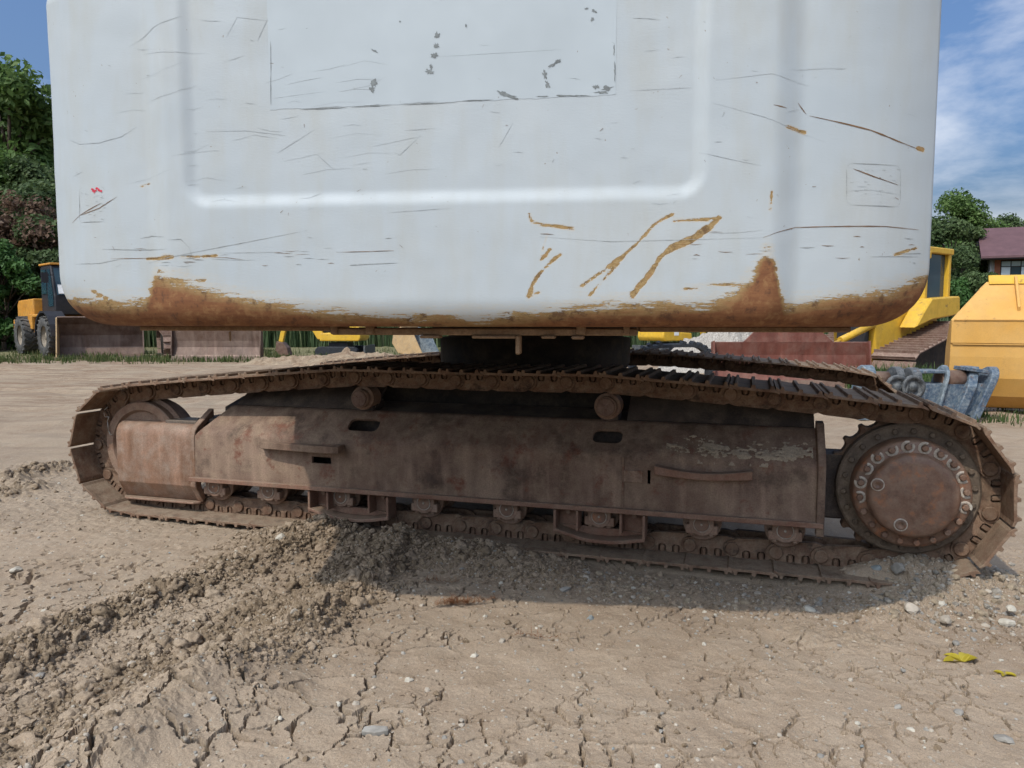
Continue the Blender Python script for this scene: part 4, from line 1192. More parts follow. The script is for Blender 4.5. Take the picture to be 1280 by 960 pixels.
# revolving frame, house, cab and its glass, hidden from this side by the counterweight
mb = MB(); mb.box((-1.60, 2.3, 1.39), (.26, 2.9, .05)); mb.build('shade_catwalk', M['house_paint'], exc, CWF, bevel=.005)  # unseen ledge, added to carry the house's shadow further left over the track
mb = MB(); mb.box((.0, 2.35, 1.365), (2.5, 3.1, .07)); mb.build('revolving_frame', M['under'], exc, CWF)
mb = MB(); mb.prism([(-1.53, 1.41), (-1.53, 2.35), (-1.45, 2.43), (1.45, 2.43), (1.53, 2.35), (1.53, 1.41)], .80, 3.9, 'y'); hs = mb.build('house', M['house_paint'], exc, CWF, bevel=.03, seg=2)
mb = MB(); mb.prism([(3.92, 1.41), (3.92, 2.95), (5.15, 2.95), (5.45, 2.2), (5.45, 1.41)], .55, 1.50, 'x'); cb = mb.build('cab', M['house_paint'], exc, CWF, bevel=.04, seg=2)
mb = MB(); mb.box((1.505, 4.55, 2.35), (.02, .95, .85)); mb.build('cab_window', M['glass'], cb, CWF, bevel=.004)
mb = MB()
P2 = [(3.6, 1.6), (3.6, 2.3), (4.8, 3.6), (6.6, 4.3), (8.8, 4.0), (8.8, 3.6), (6.6, 3.7), (5.3, 2.9), (4.6, 1.8)]
mb.prism(P2, -.35, .25, 'x'); mb.build('boom', M['house_paint'], exc, CWF, bevel=.02)

# ================================================================== BACKGROUND MACHINES
def yawf(fx_, fy_): return math.atan2(fy_, fx_)
def wheel(parent, W, r, w, name='wheel'):
    """W puts the wheel's axle along its local y"""
    ax = Matrix.Rotation(R(-90), 4, 'X')
    mb = MB()
    mb.lathe([(.52 * r, -w / 2 + .03), (.62 * r, -w / 2), (.90 * r, -w / 2), (.97 * r, -w * .36), (.97 * r, w * .36), (.90 * r, w / 2), (.62 * r, w / 2), (.52 * r, w / 2 - .03)], 30, ax, caps=False)
    nl = 20
    for k in range(nl):                                  # chevron lugs
        for sd in (-1, 1):
            a = 2 * math.pi * (k + (.5 if sd > 0 else 0)) / nl
            m = Matrix.Rotation(a, 4, 'Y') @ Matrix.Translation((0, sd * w * .26, r * .965)) @ Matrix.Rotation(sd * R(24), 4, 'Z')
            mb.box((0, 0, 0), (r * .13, w * .52, r * .085))
            for i in range(len(mb.v) - 8, len(mb.v)): mb.v[i] = tuple(m @ Vector(mb.v[i]))
    t = mb.build(name, M['tyre'], parent, W)
    mb = MB(); mb.lathe([(.54 * r, -w * .40), (.50 * r, -w * .30), (.42 * r, -w * .16), (.22 * r, -w * .12), (.20 * r, -w * .30), (.001, -w * .32)], 24, ax, caps=False); mb.build('rim', M['rim'], t, W)
    mb = MB(); mb.lathe([(.54 * r, w * .40), (.50 * r, w * .30), (.001, w * .2)], 24, ax, caps=False); mb.build('rim', M['rim'], t, W)
    return t

def shell(profile, thick, x0, x1):
    """curved plate: a (y,z) line thickened, swept along x"""
    pts = [Vector((0, a, b)) for a, b in profile]
    n = len(pts); inner = []
    for i in range(n):
        t = (pts[min(i + 1, n - 1)] - pts[max(i - 1, 0)]).normalized()
        inner.append((pts[i].y + t.z * thick, pts[i].z - t.y * thick))
    return list(profile) + inner[::-1]

# --- wheel loader on the left
fax = Vector((-15.28, 27.45, 0)); hd = Vector((.72, -.69, 0)).normalized()
LW = frame(fax.x, fax.y, 0, yawf(hd.x, hd.y))
loader = empty('wheel_loader', LW)
tag(loader, 'yellow wheel loader with dark cab and wide brown bucket lowered, left background', 'loader')
for lx, ly in ((0, -1.02), (0, 1.02), (-2.95, -1.02), (-2.95, 1.02)):
    flip = Matrix.Rotation(math.pi, 4, 'Z') if ly > 0 else Matrix.Identity(4)
    wheel(loader, LW @ Matrix.Translation((lx, ly, .70)) @ flip, .70, .52)
mb = MB(); mb.prism([(-4.3, .75), (-4.3, 1.85), (-4.1, 2.0), (-2.2, 2.05), (-2.2, .75)], -.95, .95, 'y'); mb.build('engine_hood', M['orange'], loader, LW, bevel=.05, seg=2)
mb = MB(); mb.box((-4.42, 0, 1.0), (.25, 2.1, .55)); mb.build('counter_weight', M['orange'], loader, LW, bevel=.03)
mb = MB(); mb.box((-2.3, 0, .82), (3.3, .9, .5)); mb.box((-1.2, -.8, 1.42), (1.8, .5, .10)); mb.box((-1.2, .8, 1.42), (1.8, .5, .10)); mb.box((-2.4, -.98, 1.2), (.5, .12, .55)); mb.build('chassis', M['orange'], loader, LW, bevel=.02)
for sy in (-1, 1):
    mb = MB()
    for k in range(7):
        a = R(15 + 150 * k / 6); mb.box((.92 * math.cos(a), sy * 1.0, .70 + .84 * math.sin(a)), (.06, .56, .42), Matrix.Rotation(-a + math.pi / 2 + math.pi / 2, 3, 'Y'))
    mb.build('mudguard', M['black'], loader, LW)
cabp = [(-2.15, 1.45), (-2.15, 3.10), (-2.05, 3.22), (-.95, 3.22), (-.62, 2.1), (-.62, 1.45)]
mb = MB(); mb.prism(cabp, -.68, .68, 'y'); lc = mb.build('cab', M['black'], loader, LW, bevel=.03)
mb = MB(); mb.prism([(-2.2, 3.225), (-2.2, 3.30), (-.85, 3.30), (-.85, 3.225)], -.72, .72, 'y'); mb.build('cab_roof', M['orange'], lc, LW, bevel=.02)
for sy in (-1, 1):
    mb = MB(); mb.prism([(-1.30, 1.75), (-1.30, 3.08), (-1.0, 3.08), (-.74, 2.12), (-.74, 1.75)], sy * .685, sy * .70, 'y'); mb.build('cab_window', M['glass'], lc, LW)
    mb = MB(); mb.prism([(-2.02, 2.2), (-2.02, 3.08), (-1.45, 3.08), (-1.45, 2.2)], sy * .685, sy * .70, 'y'); mb.build('cab_window', M['glass'], lc, LW)
    mb = MB(); mb.box((-.65, sy * .95, 2.75), (.06, .22, .36)); mb.box((-.7, sy * .8, 2.85), (.03, .3, .03)); mb.build('mirror', M['black'], lc, LW)
mb = MB(); mb.prism([(-.60, 2.15), (-.585, 2.15), (-.90, 3.12), (-.915, 3.12)], -.6, .6, 'y'); mb.build('windscreen', M['glass'], lc, LW)
mb = MB(); mb.prism([(-.592, 2.2), (-.580, 2.2), (-.68, 2.52), (-.692, 2.52)], -.55, -.12, 'y'); mb.build('notice', M['paper'], lc, LW)
bh = Vector((.42, -.91, 0)).normalized(); bc = Vector((-13.95, 26.15, 0))
BW = frame(bc.x, bc.y, 0, yawf(bh.x, bh.y))
bp_ = [(.62, .03), (.05, .03), (-.28, .10), (-.42, .35), (-.42, .75), (-.25, 1.12), (.02, 1.36)]
mb = MB(); mb.prism(shell(bp_, -.04, 0, 0), -1.27, 1.27, 'y'); bk_ = mb.build('bucket', M['rust_blade'], loader, BW)
for sy in (-1, 1):
    mb = MB(); mb.prism([(.62, .03), (.05, .03), (-.28, .10), (-.42, .35), (-.42, .75), (-.25, 1.12), (.02, 1.36), (.14, 1.30), (.30, .8)], sy * 1.27, sy * 1.305, 'y'); mb.build('bucket_side', M['rust_blade'] if sy > 0 else M['beige_bucket'], bk_, BW)
mb = MB(); mb.box((.66, 0, .035), (.22, 2.60, .035)); mb.build('cutting_edge', M['bright_steel'], bk_, BW)
for sy in (-.45, .45):
    mb = MB(); mb.prism([(-.50, .55), (-.50, .9), (-1.0, 1.5), (-2.2, 1.95), (-2.35, 1.7), (-1.2, 1.2)], sy - .08, sy + .08, 'y'); mb.build('lift_arm', M['yellow'], loader, BW, bevel=.02)
mb = MB(); mb.prism([(-.52, 1.05), (-.62, 1.30), (-1.3, 2.15), (-1.55, 2.1), (-1.4, 1.8)], -.12, .12, 'y'); mb.build('tilt_lever', M['yellow'], loader, BW, bevel=.02)

# --- bulldozers
def dozer(center, head, blade_c, blade_head, label, blade_mat, blade_w, blade_h, guard_top, pad_w, z_front, z_rear, cat='bulldozer', Lt=2.7, gauge=1.9, cab_x=-.55):
    W = frame(center.x, center.y, 0, yawf(head.x, head.y))
    d = empty('bulldozer', W); tag(d, label, cat, 'bulldozers parked in the yard')
    hl = Lt / 2
    for sy in (-1, 1):
        # chain of pads around a wedge: low idler in front, high sprocket behind
        top = [(hl + .10, z_front * .55), (hl + .02, z_front * .9), (hl - .15, z_front), (-hl + .25, z_rear), (-hl - .05, z_rear * .92), (-hl - .22, z_rear * .6), (-hl, .12), (-hl + .3, .03), (hl - .25, .03), (hl - .02, .16)]
        P = np.array(top + top[:1]); sg = np.hypot(*np.diff(P, axis=0).T); cu = np.concatenate([[0], np.cumsum(sg)])
        npad = int(cu[-1] / .20)
        mbp = MB(); mbp.box((0, 0, 0), (.205, pad_w, .022)); mbp.box((-.085, 0, .035), (.022, pad_w, .055)); 
        pad0 = mbp.build('track_pad', M['dozer_pad']); pme = pad0.data; bpy.data.objects.remove(pad0)
        mb = MB(); mb.prism([(a * .93, max(.10, b - .06)) for a, b in top], sy * gauge / 2 - .16, sy * gauge / 2 + .16, 'y'); tf = mb.build('track_frame', M['under'], d, W)
        for k in range(npad):
            L = cu[-1] * k / npad
            x = np.interp(L, cu, P[:, 0]); z = np.interp(L, cu, P[:, 1]); x2 = np.interp((L + .1) % cu[-1], cu, P[:, 0]); z2 = np.interp((L + .1) % cu[-1], cu, P[:, 1])
            t = Vector((x2 - x, 0, z2 - z)).normalized(); up = Vector((t.z, 0, -t.x)) * -1
            up = Vector((-t.z, 0, t.x)) * -1
            y = up.cross(t)
            m = Matrix((t, y, up)).transposed().to_4x4(); m.translation = Vector((x, sy * gauge / 2, z)) + up * .02
            mesh_obj('track_pad', pme, tf, W @ m)
    mb = MB(); mb.prism([(hl - .1, .55), (hl + .05, 1.35), (.15, 1.62), (-.1, 1.62), (-.1, .55)], -.48, .48, 'y'); hood = mb.build('engine_hood', M['yellow'], d, W, bevel=.04, seg=2)
    mb = MB(); mb.box((hl + .03, 0, .95), (.05, .7, .7)); mb.build('grille', M['black'], hood, W)
    mb = MB(); mb.cyl((.35, -.2, 1.5), (.35, -.2, 2.2), .06, n=12); mb.build('exhaust_stack', M['black'], hood, W)
    for sy in (-1, 1):
        mb = MB(); mb.prism([(.5, 1.12), (.1, 1.50), (-.25, 1.78), (-hl - .2, 1.85), (-hl - .25, 1.42), (-.3, 1.30)], sy * .5, sy * (gauge / 2 - .05), 'y'); mb.build('fender', M['yellow'], d, W, bevel=.03)
    mb = MB(); mb.box((-.75, 0, .95), (1.3, 1.0, .9)); mb.build('main_body', M['yellow'], d, W, bevel=.03)
    mb = MB()
    cx = cab_x
    for sx in (.55, -.60):
        for sy in (-.62, .62): mb.box((cx + sx, sy, 2.30), (.13, .13, 1.10))
    mb.box((cx, 0, 2.87), (1.45, 1.42, .14)); mb.box((cx + .55, -.62, 2.75), (.2, .22, .16)); mb.box((cx + .55, .62, 2.75), (.2, .22, .16))
    cab_ = mb.build('cab_frame', M['yellow'], d, W, bevel=.02)
    mb = MB(); mb.box((cx, 0, 2.28), (1.10, 1.18, 1.06)); mb.build('cab_glass', M['glass'], cab_, W, bevel=.02)
    for sy in (-.5, .5):
        mb = MB(); mb.cyl((cx + .66, sy, 2.73), (cx + .70, sy, 2.73), .07, n=14); mb.build('work_lamp', M['lamp'], cab_, W)
    # blade
    B = frame(blade_c.x, blade_c.y, 0, yawf(blade_head.x, blade_head.y))
    pr = [(.10, .02), (.02, .18), (-.06, .42), (-.07, .62), (-.02, blade_h)]
    mb = MB(); mb.prism(shell(pr, -.05, 0, 0), -blade_w / 2, blade_w / 2, 'y')
    bl = mb.build('blade', blade_mat, d, B)
    mb = MB(); mb.box((.13, 0, .06), (.05, blade_w + .03, .16), Matrix.Rotation(R(-25), 3, 'Y')); mb.build('cutting_edge', M['pin_rust'], bl, B)
    for sy in (-1, 1):
        mb = MB(); mb.prism([(.10, .02), (.14, .3), (.05, blade_h + .03), (-.14, blade_h), (-.14, .05)], sy * blade_w / 2, sy * (blade_w / 2 + .03), 'y'); mb.build('blade_end', blade_mat, bl, B)
    if guard_top:
        mb = MB()
        a = [(-blade_w * .31, blade_h), (blade_w * .28, blade_h), (blade_w * .20, guard_top), (-blade_w * .24, guard_top)]
        mb.prism(a, -.06, -.02, 'x'); mb.build('spill_guard', blade_mat, bl, B, bevel=.005)
    # push arms and cylinders, from the body to the blade
    Wi = W.inverted()
    for sy in (-1, 1):
        e = B @ Vector((-.28, sy * blade_w * .22, .35)); e = Wi @ e
        mb = MB(); mb.cyl((hl - .3, sy * .40, .45), e, .11, n=10); mb.build('push_arm', M['yellow'], d, W)
        e2 = Wi @ (B @ Vector((-.20, sy * blade_w * .16, .62)))
        mb = MB(); mb.cyl((hl + .0, sy * .42, 1.20), (Vector((hl, sy * .42, 1.20)) * .45 + e2 * .55), .075, n=12); mb.cyl((Vector((hl, sy * .42, 1.20)) * .5 + e2 * .5), e2, .035, n=10); mb.build('lift_cylinder', M['yellow'], d, W)
    return d, B
dozer(Vector((8.6, 17.7, 0)), Vector((-.79, -.61, 0)).normalized(), Vector((5.44, 15.0, 0)), Vector((-.02, -1, 0)).normalized(),
      'yellow bulldozer with red brown blade, tilted brown track pads and a glazed cab', M['red_blade'], 2.98, .87, 1.075, .95, .62, 1.18, gauge=1.85, Lt=2.9, cab_x=-.9)
dozer(Vector((-11.0, 27.0, 0)), Vector((.48, -.88, 0)).normalized(), Vector((-9.28, 24.2, 0)), Vector((-.04, -1, 0)).normalized(),
      'yellow bulldozer behind a bare steel blade, right of the wheel loader', M['rust_blade'], 2.80, 1.06, None, .56, .75, .95)

# --- big loader bucket lying at the right edge
GB = frame(6.24, 10.95, 0, R(-25))
bigb = empty('loader_bucket', GB); tag(bigb, 'large pale yellow bucket turned away, lying at the right edge', 'bucket')
pr = [(.72, .02), (.40, .06), (.16, .24), (.035, .50), (.0, .80), (-.005, .985), (-.03, .99), (-.03, 1.315), (0.0, 1.325), (.52, 1.83), (.56, 1.87)]
cs = [(.0, 0), (.012, 1), (2.3, 1)]
n = len(pr); vs = []; fs = []
th_ = .05
outer = pr; inner = [(a + th_, b + (.02 if b < 1.2 else -.05)) for a, b in pr]
loop = outer + inner[::-1]
xs_ = [0.0, .02, 1.2, 2.4]
for x in xs_:
    for j, (a, b) in enumerate(loop):
        xx = x
        if x < .1 and b > 1.33: xx = x + (b - 1.325) * .86
        if x > 2.3 and b > 1.33: xx = x - (b - 1.325) * .86
        vs.append((xx, a, b))
k = len(loop)
for i_ in range(len(xs_) - 1):
    for j in range(k): fs.append((i_ * k + j, i_ * k + (j + 1) % k, (i_ + 1) * k + (j + 1) % k, (i_ + 1) * k + j))
fs.append(tuple(range(k - 1, -1, -1))); fs.append(tuple((len(xs_) - 1) * k + j for j in range(k)))
mb = MB(); mb.add(vs, fs); mb.build('back_plate', M['pale_yellow'], bigb, GB, bevel=.006)
mb = MB(); mb.prism([(a + .02, b) for a, b in [(.02, 1.32), (.0, .8), (.03, .5), (.16, .24), (.40, .06), (.72, .03), (1.3, .04), (1.1, .9), (.62, 1.30)]], .03, .07, 'x'); mb.build('side_plate', M['pale_yellow'], bigb, GB, bevel=.006)
mb = MB(); mb.prism([(.49, 1.83), (.54, 1.885), (.60, 1.965), (.66, 1.955), (.60, 1.85)], .49, 1.91, 'x'); mb.build('top_lip', M['yellow'], bigb, GB, bevel=.005)
for x in (.80, 1.55):
    mb = MB(); mb.prism([(.12, 1.44), (.10, 1.50), (.46, 1.89), (.54, 1.95), (.56, 1.87)], x, x + .035, 'x'); mb.build('rib', M['pale_yellow'], bigb, GB, bevel=.004)
mb = MB(); mb.box((1.2, -.040, 1.318), (2.35, .012, .012)); mb.box((1.2, -.018, .978), (2.35, .02, .014)); mb.build('weld_seam', M['pale_yellow'], bigb, GB)

# --- quick hitch lying between the track and the big bucket
HW = frame(4.60, 10.25, 0, R(0)) @ Matrix.Scale(1.06, 4, (0, 0, 1))
hit = empty('quick_hitch', HW); tag(hit, 'scuffed blue and grey quick hitch frame behind the right end of the track', 'hitch')
def plate(pts, x0, x1, name, mat, lean=0.0):
    mb = MB(); mb.prism(pts, x0, x1, 'x')
    if lean: mb.v = [(x + lean * (z - .3), y, z) for x, y, z in mb.v]
    return mb.build(name, M[mat], hit, HW, bevel=.008)
def ear(r, cy, cz, base):
    return [(cy - r, base)] + [(cy + r * math.cos(R(a)), cz + r * math.sin(R(a))) for a in range(180, -1, -20)] + [(cy + r, base)]
plate(ear(.20, 0, .48, .0), .02, .16, 'side_plate', 'hitch_pale', .12)
plate(ear(.22, 0, .44, .0), .42, .52, 'ear', 'hitch_dark', .18)
plate(ear(.22, -.02, .43, .0), .62, .74, 'ear', 'hitch_dark', .18)
plate(ear(.18, 0, .50, .0), 1.06, 1.10, 'web_plate', 'hitch_pale', .25)
plate([(-.20, .0), (-.20, .42), (-.06, .66), (.20, .66), (.20, .0)], 1.34, 1.46, 'side_plate', 'hitch_blue', .42)
plate(ear(.19, 0, .47, .0), 1.60, 1.70, 'side_plate', 'hitch_blue', .45)
for x0, x1, cz, r in ((.15, .42, .50, .10), (1.10, 1.42, .50, .115)):
    mb = MB(); mb.cyl((x0, 0, cz), (x1, 0, cz), r, n=20); mb.build('pin', M['pin_rust'], hit, HW)
for x0, x1, y in ((.40, .45, .0), (.60, .65, -.02)):
    mb = MB(); mb.lathe([(.15, 0), (.15, .05), (.11, .05), (.10, .02), (.05, .02), (.04, .06), (.001, .06)], 22, Matrix.Translation((x0 + .03, y - .225, .42)) @ Matrix.Rotation(R(90), 4, 'X'), caps=False); mb.build('bush', M['hitch_dark'], hit, HW)
mb = MB(); mb.box((.90, .02, .60), (.42, .34, .04)); mb.box((.9, .05, .25), (1.5, .3, .4)); mb.build('cross_member', M['hitch_blue'], hit, HW, bevel=.008)
mb = MB(); mb.box((1.53, .0, .62), (.30, .30, .05), Matrix.Rotation(R(8), 3, 'Y')); mb.build('cover_plate', M['hitch_blue'], hit, HW, bevel=.008)

# --- compact excavators far behind
def mini_excavator(pos, yaw, label):
    W = frame(pos.x, pos.y, 0, yaw) @ Matrix.Scale(.72, 4)
    e = empty('compact_excavator', W); tag(e, label, 'excavator', 'compact excavators in the far yard')
    for sy in (-.75, .75):
        mb = MB(); mb.prism([(-1.0, .12), (-.85, .0), (.85, .0), (1.0, .12), (1.0, .38), (.85, .52), (-.85, .52), (-1.0, .38)], sy - .2, sy + .2, 'y'); mb.build('rubber_track', M['rubber'], e, W, bevel=.03)
    mb = MB(); mb.box((0, 0, .6), (.9, 1.1, .2)); mb.build('undercarriage', M['black'], e, W)
    mb = MB(); mb.prism([(-1.05, .78), (-1.15, .95), (-1.1, 1.45), (-.6, 1.62), (-.1, 1.62), (.0, 1.2), (.75, 1.15), (.8, .78)], -.85, .85, 'y'); hb_ = mb.build('house', M['yellow'], e, W, bevel=.06, seg=2)
    mb = MB(); mb.box((-.3, -.855, 1.12), (.3, .01, .16)); mb.build('panel_sticker', M['paper'], hb_, W)
    mb = MB(); mb.prism([(-.05, 1.18), (-.05, 2.35), (.55, 2.35), (.85, 1.6), (.85, 1.18)], -.80, -.0, 'y'); cb_ = mb.build('cab', M['black'], e, W, bevel=.04)
    mb = MB(); mb.prism([(.02, 1.5), (.02, 2.25), (.50, 2.25), (.74, 1.6), (.74, 1.5)], -.812, -.80, 'y'); mb.build('cab_window', M['glass'], cb_, W)
    mb = MB(); mb.prism([(.8, .85), (.8, 1.15), (1.5, 2.2), (2.3, 2.55), (2.5, 2.4), (1.75, 2.0), (1.05, .85)], .1, .35, 'y'); mb.build('boom', M['yellow'], e, W, bevel=.02)
    mb = MB(); mb.prism([(2.25, 2.6), (2.5, 2.6), (2.95, .75), (2.75, .7)], .12, .33, 'y'); mb.build('arm', M['yellow'], e, W, bevel=.02)
    mb = MB(); mb.prism([(2.7, .7), (3.0, .75), (3.05, .3), (2.75, .02), (2.4, .1), (2.5, .45)], -.05, .5, 'y'); mb.build('bucket', M['pin_rust'], e, W, bevel=.02)
    mb = MB(); mb.box((-1.35, 0, .35), (.08, 1.9, .45)); mb.build('dozer_blade', M['hitch_dark'], e, W)
    return e
mini_excavator(Vector((-5.85, 26.4, 0)), R(176), 'small yellow excavator beyond the dirt mound, arm folded to the left')
mini_excavator(Vector((5.35, 26.5, 0)), R(35), 'small yellow excavator far off between slew ring and gravel heap')

# --- bleached excavator bucket on the mound, rubber track loop, heaps
KB = frame(-3.15, 25.0, .12, R(-25))
kb = empty('excavator_bucket', KB); tag(kb, 'bleached orange digging bucket lying on the far dirt mound', 'bucket')
pr = [(.65, .0), (.15, .0), (-.30, .12), (-.52, .42), (-.46, .75), (-.20, .92)]
mb = MB(); mb.prism(shell(pr, -.035, 0, 0), -.50, .50, 'y'); mb.build('shell', M['beige_bucket'], kb, KB)
for sy in (-1, 1):
    mb = MB(); mb.prism(pr + [(.2, .85)], sy * .50, sy * .53, 'y'); mb.build('side_plate', M['beige_bucket'] if sy < 0 else M['hitch_pale'], kb, KB)
for sy in (-.22, .12):
    mb = MB(); mb.prism([(-.30, .10), (-.54, .42), (-.48, .78), (-.20, .95), (-.30, 1.02), (-.62, .80), (-.66, .40), (-.38, .02)], sy - .04, sy + .04, 'y'); mb.build('wear_strip', M['pin_rust'], kb, KB)

RB = frame(2.50, 12.1, 0, R(-4))
mb = MB()
loop = []
for a in range(0, 360, 12):
    ca_, sa_ = math.cos(R(a)), math.sin(R(a))
    loop.append((.62 * np.sign(ca_) * abs(ca_) ** .55 , .50 + .44 * np.sign(sa_) * abs(sa_) ** .8 + .05 * ca_))
nn_ = len(loop)
vs = []; fs = []
for (a, b) in loop:
    t_ = Vector((a, 0, b - .5)).normalized()
    for dy, off in ((-.2, 0), (.2, 0), (.2, -.055), (-.2, -.055)): vs.append((a + t_.x * off, dy, b + t_.z * off))
for i_ in range(nn_):
    j = (i_ + 1) % nn_
    for q_ in range(4): fs.append((i_ * 4 + q_, i_ * 4 + (q_ + 1) % 4, j * 4 + (q_ + 1) % 4, j * 4 + q_))
mb.add(vs, fs, False)
rt = mb.build('rubber_track', M['rubber'], None, RB, bevel=.006); tag(rt, 'loose black rubber track loop standing left of the red blade', 'rubber track')
for i_ in range(nn_):
    a, b = loop[i_]; t_ = Vector((a, 0, b - .5)).normalized()
    mb = MB(); mb.box((a + t_.x * .018, 0, b + t_.z * .018), (.05, .40, .05), Matrix.Rotation(math.atan2(t_.x, t_.z), 3, 'Y')); mb.build('tread_lug', M['rubber'], rt, RB)

def heap(name, label, cat, c, rx, ry, hgt, mat, seed, rough=.25):
    n = 90
    X, Y = np.meshgrid(np.linspace(-1.15, 1.15, n), np.linspace(-1.15, 1.15, n))
    r = np.hypot(X, Y) + .12 * fbm(X * 2, Y * 2, 3, seed)
    z = hgt * np.clip(1 - r ** 1.3, -.15, None) * (1 + .3 * fbm(X * 1.5, Y * 1.5, 2, seed + 3)) + rough * hgt * (billow(X * 6, Y * 6, 4, seed + 1)) * sstep(1.1, .8, r)
    co = np.stack([c[0] + X * rx, c[1] + Y * ry, c[2] + np.clip(z, -.08, None)], -1).reshape(-1, 3)
    i = np.arange(n * n).reshape(n, n)
    q = np.stack([i[:-1, :-1], i[:-1, 1:], i[1:, 1:], i[1:, :-1]], -1).reshape(-1, 4)
    o = mesh_obj(name, np_mesh(name, co, q, mat, {'mud': np.zeros(n * n), 'sto': np.ones(n * n) * .9}, smooth=False))
    return tag(o, label, cat)
heap('dirt_mound', 'long low mound of loose dirt left of the slew ring in the background', 'mound', (-4.6, 22.5, 0), 3.4, 1.3, .25, M['soil'], 5, .40)
M['gravel'] = plain('gravel', (0.33, 0.30, 0.265), 0.9, 0, 0.5, 40, 0.2, 0.8)
heap('gravel_heap', 'heap of grey gravel behind the red brown blade', 'gravel heap', (5.6, 19.6, 0), 1.9, 1.3, 1.12, M['gravel'], 9, .07)

# --- house at the right
HO = frame(30.5, 50, 0, R(-27))
house = empty('house', HO); tag(house, 'two storey house with maroon roof and brick coloured front, right background', 'house')
M['maroon'] = plain('maroon roof', (0.115, 0.060, 0.065), 0.7, 0, 0.15, 2)
M['brick'] = plain('terracotta cladding', (0.30, 0.105, 0.055), 0.8, 0, 0.12, 5)
M['render_'] = plain('grey render', (0.40, 0.39, 0.37), 0.85, 0, 0.1, 2)
M['soffit'] = plain('dark boards', (0.035, 0.028, 0.026), 0.8)
M['curtain'] = plain('pale curtain', (0.62, 0.68, 0.72), 0.7, 0, 0.12, 4)
mb = MB(); mb.box((4.6, 3.0, 2.6), (8.6, 6.0, 5.2)); wl_ = mb.build('wall', M['render_'], house, HO)
mb = MB(); mb.box((4.65, -.03, 4.0), (8.3, .06, 2.35)); mb.build('front_cladding', M['brick'], wl_, HO)
rf = MB(); rf.prism([(-1.15, 5.22), (3.0, 7.35), (7.0, 5.22), (7.0, 5.08), (3.0, 7.2), (-1.15, 5.08)], -.35, 9.6, 'x'); roof = rf.build('roof', M['maroon'], house, HO)
mb = MB(); mb.prism([(-1.1, 5.04), (3.0, 7.1), (6.9, 5.04)], -.28, -.18, 'x'); mb.build('gable_board', M['soffit'], roof, HO)
mb = MB(); mb.box((4.6, -.55, 5.05), (9.8, 1.1, .06)); mb.build('soffit', M['soffit'], roof, HO)
for wx, ww in ((1.35, 3.6 * .46), (3.6, 1.66), (5.9, 1.66), (8.0, 1.2)):
    mb = MB(); mb.box((wx + .3, -.075, 4.42), (ww, .03, 1.14)); wf = mb.build('window', M['soffit'], house, HO)
    for r_, (pz, phh) in enumerate(((4.76, .30), (4.24, .62))):
        for c_ in range(3):
            mt = M['pale_glass'] if (r_ == 0) else (M['curtain'] if c_ != 1 else M['glass'])
            mb = MB(); mb.box((wx + .3 + (c_ - 1) * ww * .325, -.098, pz), (ww * .29, .012, phh)); mb.build('pane', mt, wf, HO)
mb = MB(); mb.cyl((.28, -.15, 0), (.28, -.15, 5.1), .06, n=10); mb.build('downpipe', M['render_'], house, HO)
mb = MB(); mb.box((4.2, -.08, 1.2), (1.0, .06, 2.3)); mb.build('door', M['soffit'], house, HO)

# ================================================================== TREES AND GROWTH
def leaf_cloud(centers, radii, count, size, seed, squash=.8):
    r = np.random.RandomState(seed)
    vol = np.array(radii) ** 2.2; pr_ = vol / vol.sum()
    idx = r.choice(len(centers), count, p=pr_)
    d = r.normal(size=(count, 3)); d /= np.linalg.norm(d, axis=1, keepdims=True)
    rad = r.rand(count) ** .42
    c = np.array(centers)[idx] + d * (np.array(radii)[idx] * rad)[:, None] * np.array([1, 1, squash])
    # leaf card: bent quad
    n = d + r.normal(size=(count, 3)) * .8 + np.array([0, 0, .5]); n /= np.linalg.norm(n, axis=1, keepdims=True)
    a = np.cross(n, r.normal(size=(count, 3))); a /= np.linalg.norm(a, axis=1, keepdims=True)
    b = np.cross(n, a)
    s = size * (0.5 + r.rand(count))[:, None]
    v = np.stack([c - a * s, c + b * s * .55, c + a * s * .9, c - b * s * .5 + n * s * .15], 1).reshape(-1, 3)
    q = np.arange(count * 4).reshape(-1, 4)
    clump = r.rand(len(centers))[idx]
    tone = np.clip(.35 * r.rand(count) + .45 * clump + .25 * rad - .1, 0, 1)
    return v, q, np.repeat(tone, 4)
